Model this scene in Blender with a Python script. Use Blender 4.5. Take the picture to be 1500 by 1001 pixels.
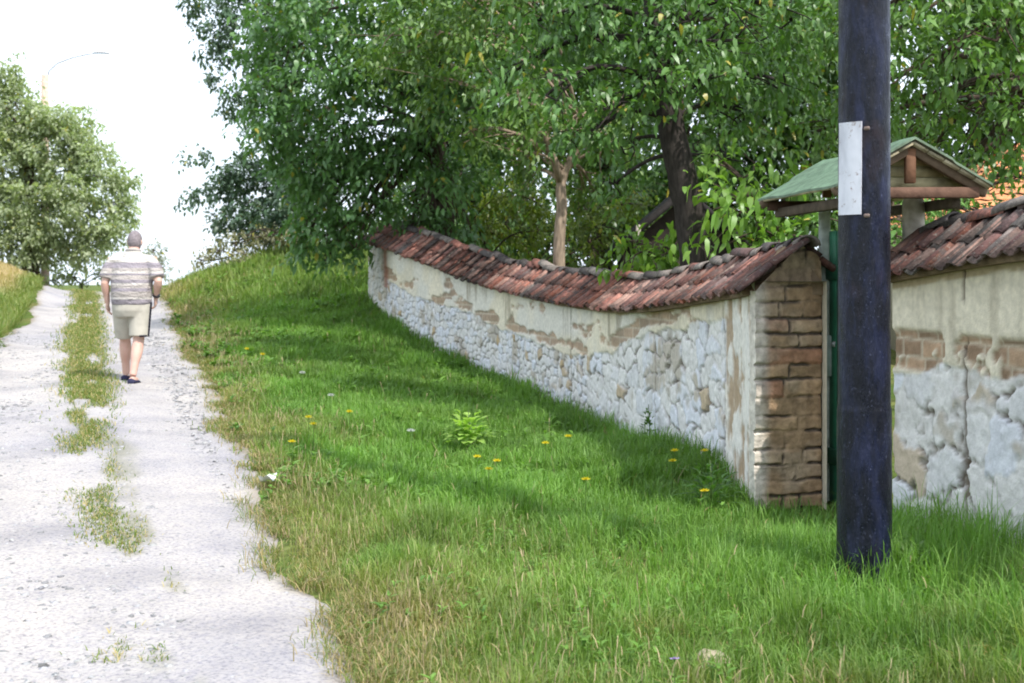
import bpy, math, random
import numpy as np
from mathutils import Vector

# ------------------------------------------------------------------ scene, camera, light
S = bpy.context.scene
for o in list(bpy.data.objects): bpy.data.objects.remove(o)
COL = S.collection
EYE = 1.5; F = 1875.0; HOR = 410.0           # eye height (m), focal length and horizon in photo pixels
cam = bpy.data.cameras.new('camera'); cam_o = bpy.data.objects.new('camera', cam); COL.objects.link(cam_o)
cam.lens = 45; cam.sensor_width = 36; cam.shift_y = -(500.5-HOR)/1500
cam.clip_start = 0.05; cam.clip_end = 4000
cam_o.location = (0, 0, EYE); cam_o.rotation_euler = (math.pi/2, 0, 0)
cam.dof.use_dof = True; cam.dof.focus_distance = 7.6; cam.dof.aperture_fstop = 4.5
S.camera = cam_o
SUN_AZ, SUN_EL = 139.0, 53.0                 # azimuth clockwise from +Y
w = bpy.data.worlds.new('World'); S.world = w; w.use_nodes = True
nt = w.node_tree; nt.nodes.clear()
sky = nt.nodes.new('ShaderNodeTexSky'); sky.sky_type = 'NISHITA'; sky.sun_disc = False
sky.sun_elevation = math.radians(SUN_EL); sky.sun_rotation = math.radians(SUN_AZ)
sky.air_density = 1.0; sky.dust_density = 3.0; sky.ozone_density = 1.0
bg = nt.nodes.new('ShaderNodeBackground'); bg.inputs['Strength'].default_value = 0.13
bg2 = nt.nodes.new('ShaderNodeBackground'); bg2.inputs['Color'].default_value = (0.79, 0.885, 1, 1); bg2.inputs['Strength'].default_value = 1.35
tc = nt.nodes.new('ShaderNodeTexCoord')
cn = nt.nodes.new('ShaderNodeTexNoise'); cn.inputs['Scale'].default_value = 2.2; cn.inputs['Detail'].default_value = 6
cr = nt.nodes.new('ShaderNodeMapRange'); cr.inputs['From Min'].default_value = .35; cr.inputs['From Max'].default_value = .6
cr.inputs['To Min'].default_value = .62; cr.inputs['To Max'].default_value = .95
mx = nt.nodes.new('ShaderNodeMixShader'); wo = nt.nodes.new('ShaderNodeOutputWorld')
nt.links.new(tc.outputs['Generated'], cn.inputs['Vector']); nt.links.new(cn.outputs['Fac'], cr.inputs['Value'])
nt.links.new(cr.outputs['Result'], mx.inputs['Fac']); nt.links.new(sky.outputs['Color'], bg.inputs['Color'])
nt.links.new(bg.outputs[0], mx.inputs[1]); nt.links.new(bg2.outputs[0], mx.inputs[2]); nt.links.new(mx.outputs[0], wo.inputs['Surface'])
sl = bpy.data.lights.new('sun', 'SUN'); sl.energy = 3.5; sl.angle = math.radians(.6); sl.color = (1, .965, .91)
so = bpy.data.objects.new('sun', sl); COL.objects.link(so)
az, el = math.radians(SUN_AZ), math.radians(SUN_EL)
SUNV = np.array([math.sin(az)*math.cos(el), math.cos(az)*math.cos(el), math.sin(el)])
so.rotation_euler = Vector(SUNV).to_track_quat('Z', 'Y').to_euler()
S.view_settings.view_transform = 'Standard'; S.view_settings.look = 'None'
S.view_settings.exposure = 0.72; S.view_settings.gamma = 1.0
S.cycles.max_bounces = 6; S.cycles.diffuse_bounces = 3; S.cycles.glossy_bounces = 2; S.cycles.transmission_bounces = 4
S.cycles.filter_width = 1.9
S.cycles.use_denoising = True

rng = np.random.default_rng(7)
random.seed(7)
A = lambda *a: np.array(a, float)
def P(px, py, Y): return A((px-750)/F*Y, Y, EYE+(HOR-py)/F*Y)

# ------------------------------------------------------------------ noise helpers
def h2(i, j, s=0):
    i = np.asarray(i).astype(np.int64); j = np.asarray(j).astype(np.int64)
    n = (i*374761393 + j*668265263 + s*1442695041) & 0x7fffffff
    n = ((n ^ (n >> 13))*1274126177) & 0x7fffffff
    n = ((n ^ (n >> 15))*668265263) & 0x7fffffff
    return ((n ^ (n >> 16)) & 0xffff)/65535.0
def vn(x, y, s=0):
    x = np.asarray(x, float); y = np.asarray(y, float)
    i = np.floor(x); j = np.floor(y); f = x-i; g = y-j
    f = f*f*(3-2*f); g = g*g*(3-2*g)
    return (h2(i, j, s)*(1-f)+h2(i+1, j, s)*f)*(1-g) + (h2(i, j+1, s)*(1-f)+h2(i+1, j+1, s)*f)*g
def fbm(x, y, s=0, o=4):
    r = 0; a = .5; t = 0
    x = np.asarray(x, float); y = np.asarray(y, float)
    for k in range(o): r = r+a*vn(x*2**k, y*2**k, s+k*17); t += a; a *= .5
    return r/t
def sst(a, b, x): t = np.clip((x-a)/(b-a), 0, 1); return t*t*(3-2*t)

# ------------------------------------------------------------------ object helpers
ORG = {}
def link(o): COL.objects.link(o); return o
def tag(o, label, cat, group=None, kind=None):
    o['label'] = label; o['category'] = cat
    if group: o['group'] = group
    if kind: o['kind'] = kind
    return o
def thing(name, label, cat, loc=(0, 0, 0), group=None):
    o = link(bpy.data.objects.new(name, None)); o.location = tuple(float(v) for v in loc); o.empty_display_size = .1
    ORG[o.name] = A(*loc)
    return tag(o, label, cat, group)
class MB:
    """collects vertices, faces and vertex colours of ONE mesh"""
    def __init__(s): s.V = []; s.C = []; s.Fs = []; s.n = 0
    def add(s, V, faces, col=(.5, .5, .5)):
        V = np.asarray(V, float).reshape(-1, 3); s.V.append(V)
        c = np.asarray(col, float)
        if c.ndim == 1: c = np.tile(c[:3], (len(V), 1))
        s.C.append(c)
        for f in faces:
            f = np.asarray(f, np.int64)
            if f.ndim == 1: f = f[None]
            s.Fs.append(f+s.n)
        s.n += len(V)
    def box(s, c, size, ax=None, col=(.5, .5, .5), taper=1.0, jit=0):
        c = np.asarray(c, float); ax = np.eye(3) if ax is None else np.asarray(ax, float)
        q = []
        for z in (-.5, .5):
            k = taper if z > 0 else 1
            for x, y in ((-.5, -.5), (.5, -.5), (.5, .5), (-.5, .5)): q.append((x*size[0]*k, y*size[1]*k, z*size[2]))
        q = np.array(q)
        if jit: q = q+rng.normal(0, jit, q.shape)
        s.add(c+q@ax, [[[0, 3, 2, 1], [4, 5, 6, 7], [0, 1, 5, 4], [1, 2, 6, 5], [2, 3, 7, 6], [3, 0, 4, 7]]], col)
    def bbox(s, c, size, ax=None, col=(.5, .5, .5), b=.012, jit=0):
        """box with chamfered edges"""
        c = np.asarray(c, float); ax = np.eye(3) if ax is None else np.asarray(ax, float)
        sx, sy, sz = [v/2 for v in size]; rings = []
        for z, k in ((-sz, b), (-sz+b, 0), (sz-b, 0), (sz, b)):
            x, y = sx-k, sy-k
            rings.append([(-x+b, -y, z), (x-b, -y, z), (x, -y+b, z), (x, y-b, z), (x-b, y, z), (-x+b, y, z), (-x, y-b, z), (-x, -y+b, z)])
        q = np.array(rings).reshape(-1, 3)
        if jit: q = q+rng.normal(0, jit, q.shape)
        f = [[list(range(7, -1, -1))], [list(range(24, 32))]]
        f.append([[r*8+i, r*8+(i+1) % 8, r*8+8+(i+1) % 8, r*8+8+i] for r in range(3) for i in range(8)])
        s.add(c+q@ax, f, col)
    def tube(s, pts, rad, n=8, col=(.5, .5, .5), caps=True, wob=0, ell=None):
        pts = np.asarray(pts, float); m = len(pts); rad = np.broadcast_to(np.asarray(rad, float), (m,))
        t = np.gradient(pts, axis=0); t /= np.linalg.norm(t, axis=1)[:, None]+1e-9
        ref = A(1, 0, 0) if abs(t[:, 0]).mean() < .8 else A(0, 1, 0)
        V = []
        for k in range(m):
            a = ref-t[k]*(ref@t[k]); a /= np.linalg.norm(a); b = np.cross(t[k], a); ref = a
            th = np.arange(n)/n*2*np.pi
            r = rad[k]*(1+(wob*rng.normal(0, 1, n) if wob else 0))
            ea, eb = (1, 1) if ell is None else ell[k]
            V.append(pts[k]+np.outer(np.cos(th)*r*ea, a)+np.outer(np.sin(th)*r*eb, b))
        V = np.concatenate(V); i = np.arange(n)
        q = np.concatenate([np.stack([k*n+i, k*n+(i+1) % n, (k+1)*n+(i+1) % n, (k+1)*n+i], 1) for k in range(m-1)])
        f = [q]
        if caps: f += [np.arange(n)[::-1][None], (np.arange(n)+(m-1)*n)[None]]
        s.add(V, f, col)
    def grid(s, G, col=(.5, .5, .5)):
        nu, nv = G.shape[:2]; idx = np.arange(nu*nv).reshape(nu, nv)
        q = np.stack([idx[:-1, :-1], idx[1:, :-1], idx[1:, 1:], idx[:-1, 1:]], -1).reshape(-1, 4)
        c = np.asarray(col, float)
        s.add(G.reshape(-1, 3), [q], c.reshape(-1, 3) if c.ndim > 1 else c)
    def ellipsoid(s, c, r, nu=12, nv=8, col=(.5, .5, .5)):
        c = np.asarray(c, float); V = [c-A(0, 0, r[2])]
        for j in range(1, nv):
            ph = -math.pi/2+math.pi*j/nv
            th = np.arange(nu)/nu*2*np.pi
            V += list(np.stack([c[0]+r[0]*math.cos(ph)*np.cos(th), c[1]+r[1]*math.cos(ph)*np.sin(th), np.full(nu, c[2]+r[2]*math.sin(ph))], 1))
        V.append(c+A(0, 0, r[2])); i = np.arange(nu); f = []
        f.append(np.stack([np.zeros(nu, int), 1+(i+1) % nu, 1+i], 1))
        for j in range(nv-2): f.append(np.stack([1+j*nu+i, 1+j*nu+(i+1) % nu, 1+(j+1)*nu+(i+1) % nu, 1+(j+1)*nu+i], 1))
        L = 1+(nv-2)*nu; f.append(np.stack([L+i, L+(i+1) % nu, np.full(nu, L+nu)], 1))
        s.add(np.array(V), f, col)
    def mesh(s, name, org=None, smooth=False):
        V = np.concatenate(s.V) if s.V else np.zeros((0, 3))
        if org is not None: V = V-org
        me = bpy.data.meshes.new(name); me.vertices.add(len(V)); me.vertices.foreach_set('co', V.astype(np.float32).ravel())
        lt = np.concatenate([np.full(len(f), f.shape[1]) for f in s.Fs]); lv = np.concatenate([f.ravel() for f in s.Fs])
        me.loops.add(len(lv)); me.loops.foreach_set('vertex_index', lv.astype(np.int32))
        me.polygons.add(len(lt)); me.polygons.foreach_set('loop_start', np.concatenate([[0], np.cumsum(lt)[:-1]]).astype(np.int32))
        me.polygons.foreach_set('loop_total', lt.astype(np.int32))
        if smooth: me.polygons.foreach_set('use_smooth', np.ones(len(lt), bool))
        at = me.attributes.new('Col', 'FLOAT_COLOR', 'POINT')
        C = np.concatenate(s.C); at.data.foreach_set('color', np.concatenate([C, np.ones((len(C), 1))], 1).astype(np.float32).ravel())
        me.update(calc_edges=True); return me
    def build(s, name, mat, parent=None, smooth=False, label=None):
        org = ORG.get(parent.name, A(0, 0, 0)) if parent else A(0, 0, 0)
        o = link(bpy.data.objects.new(name, s.mesh(name, org, smooth))); o.data.materials.append(mat)
        if parent: o.parent = parent; ORG[o.name] = org
        if label: o['label'] = label
        return o
def frame_along(d, up=(0, 0, 1)):
    d = np.asarray(d, float); d = d/np.linalg.norm(d); up = np.asarray(up, float)
    y = np.cross(up, d); y /= np.linalg.norm(y); return np.array([d, y, np.cross(d, y)])

# ------------------------------------------------------------------ materials
def ramp(nt, fac, stops, interp='LINEAR'):
    r = nt.nodes.new('ShaderNodeValToRGB'); r.color_ramp.interpolation = interp
    while len(r.color_ramp.elements) < len(stops): r.color_ramp.elements.new(.5)
    for e, (p, c) in zip(r.color_ramp.elements, stops): e.position = p; e.color = (*c, 1)
    nt.links.new(fac, r.inputs['Fac']); return r.outputs['Color']
def mixc(nt, fac, a, b, mode='MIX'):
    m = nt.nodes.new('ShaderNodeMix'); m.data_type = 'RGBA'; m.blend_type = mode
    for sck, v in ((m.inputs[0], fac), (m.inputs[6], a), (m.inputs[7], b)):
        if hasattr(v, 'is_linked'): nt.links.new(v, sck)
        elif isinstance(v, tuple): sck.default_value = (*v, 1)
        else: sck.default_value = v
    return m.outputs[2]
def noise(nt, scale, detail=4, vec=None, rough=.55, sxyz=None):
    n = nt.nodes.new('ShaderNodeTexNoise'); n.inputs['Scale'].default_value = scale; n.inputs['Detail'].default_value = detail
    n.inputs['Roughness'].default_value = rough
    t = nt.nodes.new('ShaderNodeTexCoord'); v = t.outputs['Object']
    if sxyz:
        mp = nt.nodes.new('ShaderNodeMapping'); mp.inputs['Scale'].default_value = sxyz; nt.links.new(v, mp.inputs['Vector']); v = mp.outputs['Vector']
    nt.links.new(v, n.inputs['Vector']); return n.outputs['Fac']
def base_mat(name):
    m = bpy.data.materials.new(name); m.use_nodes = True; nt = m.node_tree
    return m, nt, nt.nodes['Principled BSDF']
def bump(nt, p, h, strength=.4, dist=.01):
    b = nt.nodes.new('ShaderNodeBump'); b.inputs['Strength'].default_value = strength; b.inputs['Distance'].default_value = dist
    nt.links.new(h, b.inputs['Height']); nt.links.new(b.outputs[0], p.inputs['Normal'])
def vcol(nt):
    a = nt.nodes.new('ShaderNodeAttribute'); a.attribute_name = 'Col'; return a.outputs['Color']
def mat_v(name, rough=.8, var=.35, scale=12, bmp=.5, bs=40, spec=.3, sxyz=None):
    """material whose hue comes from the vertex colour, broken up by noise"""
    m, nt, p = base_mat(name); c = vcol(nt)
    n = noise(nt, scale, 6, sxyz=sxyz)
    g = ramp(nt, n, [(.25, (1-var,)*3), (.75, (1+var*.6,)*3)])
    nt.links.new(mixc(nt, 1.0, c, g, 'MULTIPLY'), p.inputs['Base Color'])
    p.inputs['Roughness'].default_value = rough; p.inputs['Specular IOR Level'].default_value = spec
    if bmp: bump(nt, p, noise(nt, bs, 6, sxyz=sxyz), bmp, .01)
    return m
def mat_flat(name, c, rough=.7, var=.25, scale=20, bmp=.2, bs=60, spec=.4, sxyz=None):
    m, nt, p = base_mat(name)
    n = noise(nt, scale, 5, sxyz=sxyz)
    nt.links.new(ramp(nt, n, [(.25, tuple(v*(1-var) for v in c)), (.75, tuple(min(1, v*(1+var)) for v in c))]), p.inputs['Base Color'])
    p.inputs['Roughness'].default_value = rough; p.inputs['Specular IOR Level'].default_value = spec
    if bmp: bump(nt, p, noise(nt, bs, 4, sxyz=sxyz), bmp, .005)
    return m
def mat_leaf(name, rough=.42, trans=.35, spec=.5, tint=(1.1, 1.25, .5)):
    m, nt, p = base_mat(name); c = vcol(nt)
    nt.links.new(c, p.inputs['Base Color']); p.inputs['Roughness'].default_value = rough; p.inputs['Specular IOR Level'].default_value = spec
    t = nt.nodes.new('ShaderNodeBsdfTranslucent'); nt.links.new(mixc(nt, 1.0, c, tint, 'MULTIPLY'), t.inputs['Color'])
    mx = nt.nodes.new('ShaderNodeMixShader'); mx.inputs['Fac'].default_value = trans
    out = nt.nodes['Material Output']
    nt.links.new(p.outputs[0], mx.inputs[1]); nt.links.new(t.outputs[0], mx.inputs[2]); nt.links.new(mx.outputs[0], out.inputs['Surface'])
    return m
M = {}
M['leaf'] = mat_leaf('leaf')
M['leaf_bright'] = mat_leaf('bright_leaf', .4, .5)
M['grass'] = mat_leaf('grass_blade', .5, .4, .35)
M['straw'] = mat_leaf('straw', .7, .3, .2, (1, .95, .8))
M['bark'] = mat_v('bark', .9, .6, 30, 1.0, 35, .1, (1, 1, .25))
M['wallface'] = mat_v('limewashed_rubble', .92, .22, 22, .55, 60, .15)
M['brick'] = mat_v('mud_brick', .95, .5, 16, 1.0, 28, .1)
M['tile'] = mat_v('old_roof_tile', .9, .5, 28, .7, 60, .15)
nt = M['tile'].node_tree; p = nt.nodes['Principled BSDF']; lk = p.inputs['Base Color'].links[0].from_socket
l1 = ramp(nt, noise(nt, 11, 8, rough=.7), [(.50, (0, 0, 0)), (.62, (.75, .75, .75))]); l2 = ramp(nt, noise(nt, 33, 6, rough=.7), [(.58, (0, 0, 0)), (.66, (.7, .7, .7))])
nt.links.new(mixc(nt, l2, mixc(nt, l1, lk, (.075, .065, .06)), (.24, .225, .19)), p.inputs['Base Color'])
M['wood'] = mat_v('weathered_wood', .8, .45, 14, .5, 30, .2, (1, 1, 1))
M['pebble'] = mat_v('limestone_pebble', .85, .2, 40, .3, 60, .3)
M['petal'] = mat_leaf('petal', .6, .35, .2, (1, 1, 1))
M['cloth'] = mat_v('woven_cloth', .9, .12, 90, .2, 300, .1)
M['paintwork'] = mat_v('painted_metal', .5, .25, 15, .15, 60, .4)

# ------------------------------------------------------------------ terrain
RE_Y = A(-6, 0, 4.76, 5.95, 7.6, 10.65, 14.4, 19.6, 25.5, 30, 34, 38, 46, 60)
RE_X = A(2.9, .95, -.51, -.86, -1.42, -2.36, -3.4, -5.07, -6.87, -8.4, -9.7, -11.2, -14.5, -21)
def redge(Y): return np.interp(Y, RE_Y, RE_X)
RW = 2.8
ZR_Y = A(-6, 0, 4.76, 10, 14.4, 20, 25, 30, 34, 38, 42, 46)
ZR_Z = A(-.2, -.1, 0, .165, .325, .57, .79, 1.0, 1.17, 1.22, 1.05, .7)
WALL_L = A((1.565, 8.15, 0, 1.43), (1.56, 9.3, .01, 1.37), (.99, 12.6, -.05, 1.2), (-.18, 16.6, .15, 1.40), (-1.67, 19.7, .66, 1.91), (-2.45, 22, 1.1, 2.16))
WALL_R = A((2.29, 7.66, .02, 1.5), (2.59, 6.47, .0, 1.61), (2.93, 5.1, -.02, 1.66), (3.5, 3, -.05, 1.66), (4.2, 0.5, -.08, 1.66))
cp = []
for y, z in zip(ZR_Y, ZR_Z):
    cp += [(redge(y), y, z), (redge(y)-RW, y, z)]
    cp += [(redge(y)-RW-1.4, y, z+(.15 if y < 26 else .75)), (redge(y)-RW-5, y, z+(.35 if y < 26 else 1.5))]
for q in WALL_L: cp.append((q[0], q[1], q[2])); cp.append((q[0]+1.2, q[1]+.4, q[2]+.12))
for q in WALL_R: cp.append((q[0], q[1], q[2])); cp.append((q[0]+1.5, q[1]+.4, q[2]+.1))
cp += [(1.84, 6.7, 0), (1, 4, -.02), (2.5, 2, -.05), (-1.5, 14.4, .23), (-4.2, 22, .85), (-5.04, 27, 1.85), (-7.3, 30, 1.55), (-3, 27, 2.0), (-5.5, 34, 1.7),
       (-3, 40, 1.6), (5, 40, 1.4), (5, 14, .2), (4, 20, .6), (1, 25, 1.3), (12, 20, .5), (12, 10, .2), (12, 30, 1), (-22, 20, 1.1), (-22, 40, 2.2), (-22, 0, .2)]
cp = np.array(cp)
def tps(r2): return .5*r2*np.log(np.maximum(r2, 1e-9))
def _fit():
    x = cp[:, :2]/10; n = len(x); d = ((x[:, None]-x[None])**2).sum(-1)
    K = tps(d)+np.eye(n)*.004; Q = np.concatenate([np.ones((n, 1)), x], 1)
    Mx = np.block([[K, Q], [Q.T, np.zeros((3, 3))]]); return np.linalg.solve(Mx, np.concatenate([cp[:, 2], [0, 0, 0]]))
_w = _fit()
def gz(X, Y):
    X = np.asarray(X, float); Y = np.asarray(Y, float); sh = np.broadcast(X, Y).shape
    x = np.broadcast_to(X, sh).ravel(); y = np.broadcast_to(Y, sh).ravel()
    q = np.stack([np.clip(x, -24, 14), np.clip(y, -5, 45)], 1)/10; out = np.zeros(len(q)); c = cp[:, :2]/10
    for a in range(0, len(q), 20000):
        b = q[a:a+20000]; d = ((b[:, None]-c[None])**2).sum(-1)
        out[a:a+20000] = tps(d)@_w[:len(cp)]+_w[len(cp)]+b@_w[len(cp)+1:]
    out += .035*(fbm(x*.9, y*.9, 5, 3)-.5)
    out = out-np.clip((y-43), 0, 75)*.13
    return out.reshape(sh)
def gz1(x, y): return float(gz(A(x), A(y))[0])
def hit(px, py, y0=3.5, y1=60, dz=0.0):
    """where the sight line of a photo pixel meets the ground"""
    Y = np.linspace(y0, y1, 2500); X = (px-750)/F*Y; Z = EYE+(HOR-py)/F*Y; g = gz(X, Y); k = np.argmax(Z <= g+dz)
    return A(X[k], Y[k], g[k])
def grow(a, b, step, out, k=1.25):
    v = list(np.arange(a, b+1e-6, step)); s_ = step
    while v[-1] < out[1]: s_ *= k; v.append(v[-1]+s_)
    s_ = step
    while v[0] > out[0]: s_ *= k; v.insert(0, v[0]-s_)
    return np.array(v)
gx = grow(-15, 5, .10, (-900, 900)); gy = grow(-3, 36, .14, (-300, 1800))
GX, GY = np.meshgrid(gx, gy, indexing='ij'); GZ = gz(GX, GY)
inr = sst(.10, .34, np.minimum(redge(GY)+.13+.34*(fbm(GY*.9, GY*0+3, 11, 4)-.45)-GX, GX-redge(GY)+RW-.3*(fbm(GY*.8, GY*0+9, 12, 4)-.5)))*(GY < 44)
b = MB(); b.grid(np.stack([GX, GY, GZ-.06*inr], -1))
m, nt, p = base_mat('soil_and_turf')
c1 = ramp(nt, noise(nt, .8, 6), [(.3, (.05, .085, .018)), (.5, (.085, .12, .03)), (.7, (.16, .145, .06))])
c2 = ramp(nt, noise(nt, 14, 6), [(.35, (.6, .6, .6)), (.65, (1.25, 1.25, 1.2))])
nt.links.new(mixc(nt, 1.0, c1, c2, 'MULTIPLY'), p.inputs['Base Color']); p.inputs['Roughness'].default_value = 1; p.inputs['Specular IOR Level'].default_value = .05
bump(nt, p, noise(nt, 20, 6), .6, .04)
o = b.build('ground', m, smooth=True); o['kind'] = 'structure'

# road: pale crushed limestone with two wheel tracks
def ucen(Y): return np.interp(Y, [5, 7, 8.4, 10.6, 15.8, 25], [.70, .665, .62, .565, .49, .43])
def stripn(X, Y): return fbm((X-redge(Y))*4.5, Y*1.1, 31, 5)+.022*np.clip(Y-10.5, -4, 4)+.012*np.clip(Y-15, 0, 8)
ry = np.arange(-4, 43, .08); ru = np.linspace(0, 1, 60)
RU, RY = np.meshgrid(ru, ry, indexing='ij')
er = redge(RY)+.13+.34*(fbm(RY*.9, RY*0+3, 11, 4)-.45)+.05*(fbm(RY*5, RY*0, 13, 3)-.5); elft = redge(RY)-RW+.3*(fbm(RY*.8, RY*0+9, 12, 4)-.5)
RX = elft+(er-elft)*RU
trk = np.exp(-((RU-.2)/.11)**2)+np.exp(-((RU-ucen(RY)-.27)/.11)**2)
RZ = gz(RX, RY)+.022-.03*trk-.036*(np.maximum(sst(.07, 0, RU), sst(.93, 1, RU)))+.03*(fbm(RX*7, RY*7, 23, 3)-.5)*(np.maximum(sst(.10, 0, RU), sst(.90, 1, RU)))+.012*(fbm(RX*5, RY*5, 21, 3)-.5)
strip = .5*np.exp(-((RU-ucen(RY)-.06*(fbm(RY*.5, RY*0, 30, 2)-.5))/(.055+.03*sst(9, 15, RY)))**4)*sst(.40, .55, stripn(RX, RY))
edge = np.maximum(sst(.08, 0, RU+.06*(fbm(RX*4, RY*4, 33)-.5)), sst(.89, 1, RU+.11*(fbm(RX*3, RY*3, 34)-.5)))
mask = np.stack([strip, edge, fbm(RX*.7, RY*.5, 40, 3)], -1)
b = MB(); b.grid(np.stack([RX, RY, RZ], -1), mask)
m, nt, p = base_mat('pale_gravel_track')
vg = None
sep = nt.nodes.new('ShaderNodeSeparateColor'); nt.links.new(vcol(nt), sep.inputs[0])
cA = ramp(nt, noise(nt, 1.3, 6), [(.3, (.25, .24, .245)), (.5, (.335, .318, .31)), (.75, (.40, .375, .35))])
cB = ramp(nt, noise(nt, 55, 5), [(.32, (.62, .62, .68)), (.48, (1, 1, 1)), (.7, (1.12, 1.1, 1.06))])
vor = nt.nodes.new('ShaderNodeTexVoronoi'); vor.inputs['Scale'].default_value = 34
t = nt.nodes.new('ShaderNodeTexCoord'); nt.links.new(t.outputs['Object'], vor.inputs['Vector'])
cC = ramp(nt, vor.outputs['Color'], [(.0, (.84, .84, .9)), (.35, (1, 1, 1)), (1, (1.05, 1.04, 1.0))])
cc = mixc(nt, .8, mixc(nt, 1.0, cA, cB, 'MULTIPLY'), cC, 'MULTIPLY')
lo_ = ramp(nt, noise(nt, .45, 5), [(.35, (.86, .87, .92)), (.65, (1.06, 1.04, 1.0))]); cc = mixc(nt, 1.0, cc, lo_, 'MULTIPLY')
cc = mixc(nt, sep.outputs[0], cc, (.14, .14, .07)); cc = mixc(nt, sep.outputs[1], cc, (.20, .165, .115))
cc = mixc(nt, 1.0, cc, (1.09, 1.085, 1.10), 'MULTIPLY'); nt.links.new(cc, p.inputs['Base Color']); p.inputs['Roughness'].default_value = .95; p.inputs['Specular IOR Level'].default_value = .15
bump(nt, p, noise(nt, 45, 6), .8, .025)
o = b.build('road', m, smooth=True); o['kind'] = 'structure'
def rz(X, Y): return gz(X, Y)

# ------------------------------------------------------------------ gravel pebbles lying on the track
def pebbles(n):
    b = MB(); Y = 3.6+18*rng.random(n)**1.7; u = .02+.93*rng.random(n)
    X = redge(Y)-RW*(1-u)+.0
    uu = np.clip(u, 0, 1); tr = np.exp(-((uu-.2)/.11)**2)+np.exp(-((uu-ucen(Y)-.27)/.11)**2)
    Z = gz(X, Y)+.016-.03*tr
    r = (.006+.014*rng.random(n)**3)*(1+Y*.02)
    base = np.array([[1, 0, 0], [-.5, .87, 0], [-.5, -.87, 0], [.55, .6, .62], [-.75, .05, .55], [.3, -.75, .6], [0, 0, 1.0]])
    fc = np.array([[0, 1, 3], [1, 4, 3], [1, 2, 4], [2, 5, 4], [2, 0, 5], [0, 3, 5], [3, 4, 6], [4, 5, 6], [5, 3, 6]])
    a = rng.random(n)*6.28; ca, sa = np.cos(a), np.sin(a)
    V = base[None]+rng.normal(0, .16, (n, 7, 3)); V[..., 0] *= 1.3; V[..., 2] *= .6
    V = V*r[:, None, None]; x = V[..., 0]*ca[:, None]-V[..., 1]*sa[:, None]; y = V[..., 0]*sa[:, None]+V[..., 1]*ca[:, None]
    V = np.stack([x+X[:, None], y+Y[:, None], V[..., 2]+Z[:, None]], -1)
    g = (.17+.22*rng.random(n))[:, None]*np.stack([np.ones(n), .98+.02*rng.random(n), 1.0+.08*(rng.random(n)-.4)], 1)
    dk = rng.random(n) < .03; g[dk] *= .6
    b.add(V.reshape(-1, 3), [(fc[None]+(np.arange(n)*7)[:, None, None]).reshape(-1, 3)], np.repeat(g, 7, 0))
    o = b.build('gravel', M['pebble']); tag(o, 'loose pale gravel scattered over the track', 'gravel', kind='stuff')
pebbles(16000)

# ------------------------------------------------------------------ grass
def blades(b, pos, h, wd, lean, az, col, bend=.5):
    n = len(pos); d = np.stack([np.cos(az), np.sin(az), np.zeros(n)], 1); sd = np.stack([-np.sin(az+rng.normal(0, .6, n)), np.cos(az), np.zeros(n)], 1)
    up = A(0, 0, 1); h = h[:, None]; wd = wd[:, None]; lean = lean[:, None]
    m1 = pos+up*h*.45+d*h*lean*.25; m2 = pos+up*h*(.8-.1*lean)+d*h*lean*.62; tp = pos+up*h*(1-.28*lean)+d*h*lean*(1.0+bend*.3)
    V = np.stack([pos-sd*wd*.4, pos+sd*wd*.4, m1-sd*wd*.5, m1+sd*wd*.5, m2-sd*wd*.34, m2+sd*wd*.34, tp], 1)
    i = (np.arange(n)*7)[:, None, None]
    b.add(V.reshape(-1, 3), [(np.array([[0, 1, 3, 2], [2, 3, 5, 4]])[None]+i).reshape(-1, 4), (np.array([[4, 5, 6]])[None]+i).reshape(-1, 3)], np.repeat(col, 7, 0))
wl_s = WALL_L[::-1]
def wall_x(Y):
    """front of the walls (and the gate between them) at depth Y"""
    a = np.concatenate([WALL_R[::-1], WALL_L]); return np.interp(Y, a[:, 1], a[:, 0])
def verge_pts(n, y0, y1, pw=1.0, over=0.0):
    Y = y0+(y1-y0)*rng.random(n)**pw; a = redge(Y)-.02+.34*(fbm(Y*.9, Y*0+3, 11, 4)-.45)-over+.22*rng.random(n); c = np.where(Y < 22.1, wall_x(Y)-.02, np.minimum(-2.45+(Y-22)*.9, 1.5))
    X = a+(c-a)*rng.random(n); return X, Y
def dryness(X, Y):
    d = (X-redge(Y))
    near = np.exp(-np.maximum(d, 0)/.75)*sst(.35, .6, fbm(X*1.3, Y*.9, 57, 3)+.1)
    return np.clip(near*.95+.5*(fbm(X*1.1+3, Y*.8, 51, 4)-.55)+.40*sst(6.6, 5.0, Y)*sst(.5, .64, fbm(X*2.2, Y*2.2, 52, 3)), 0, 1)
gb = MB(); sb = MB()
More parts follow.
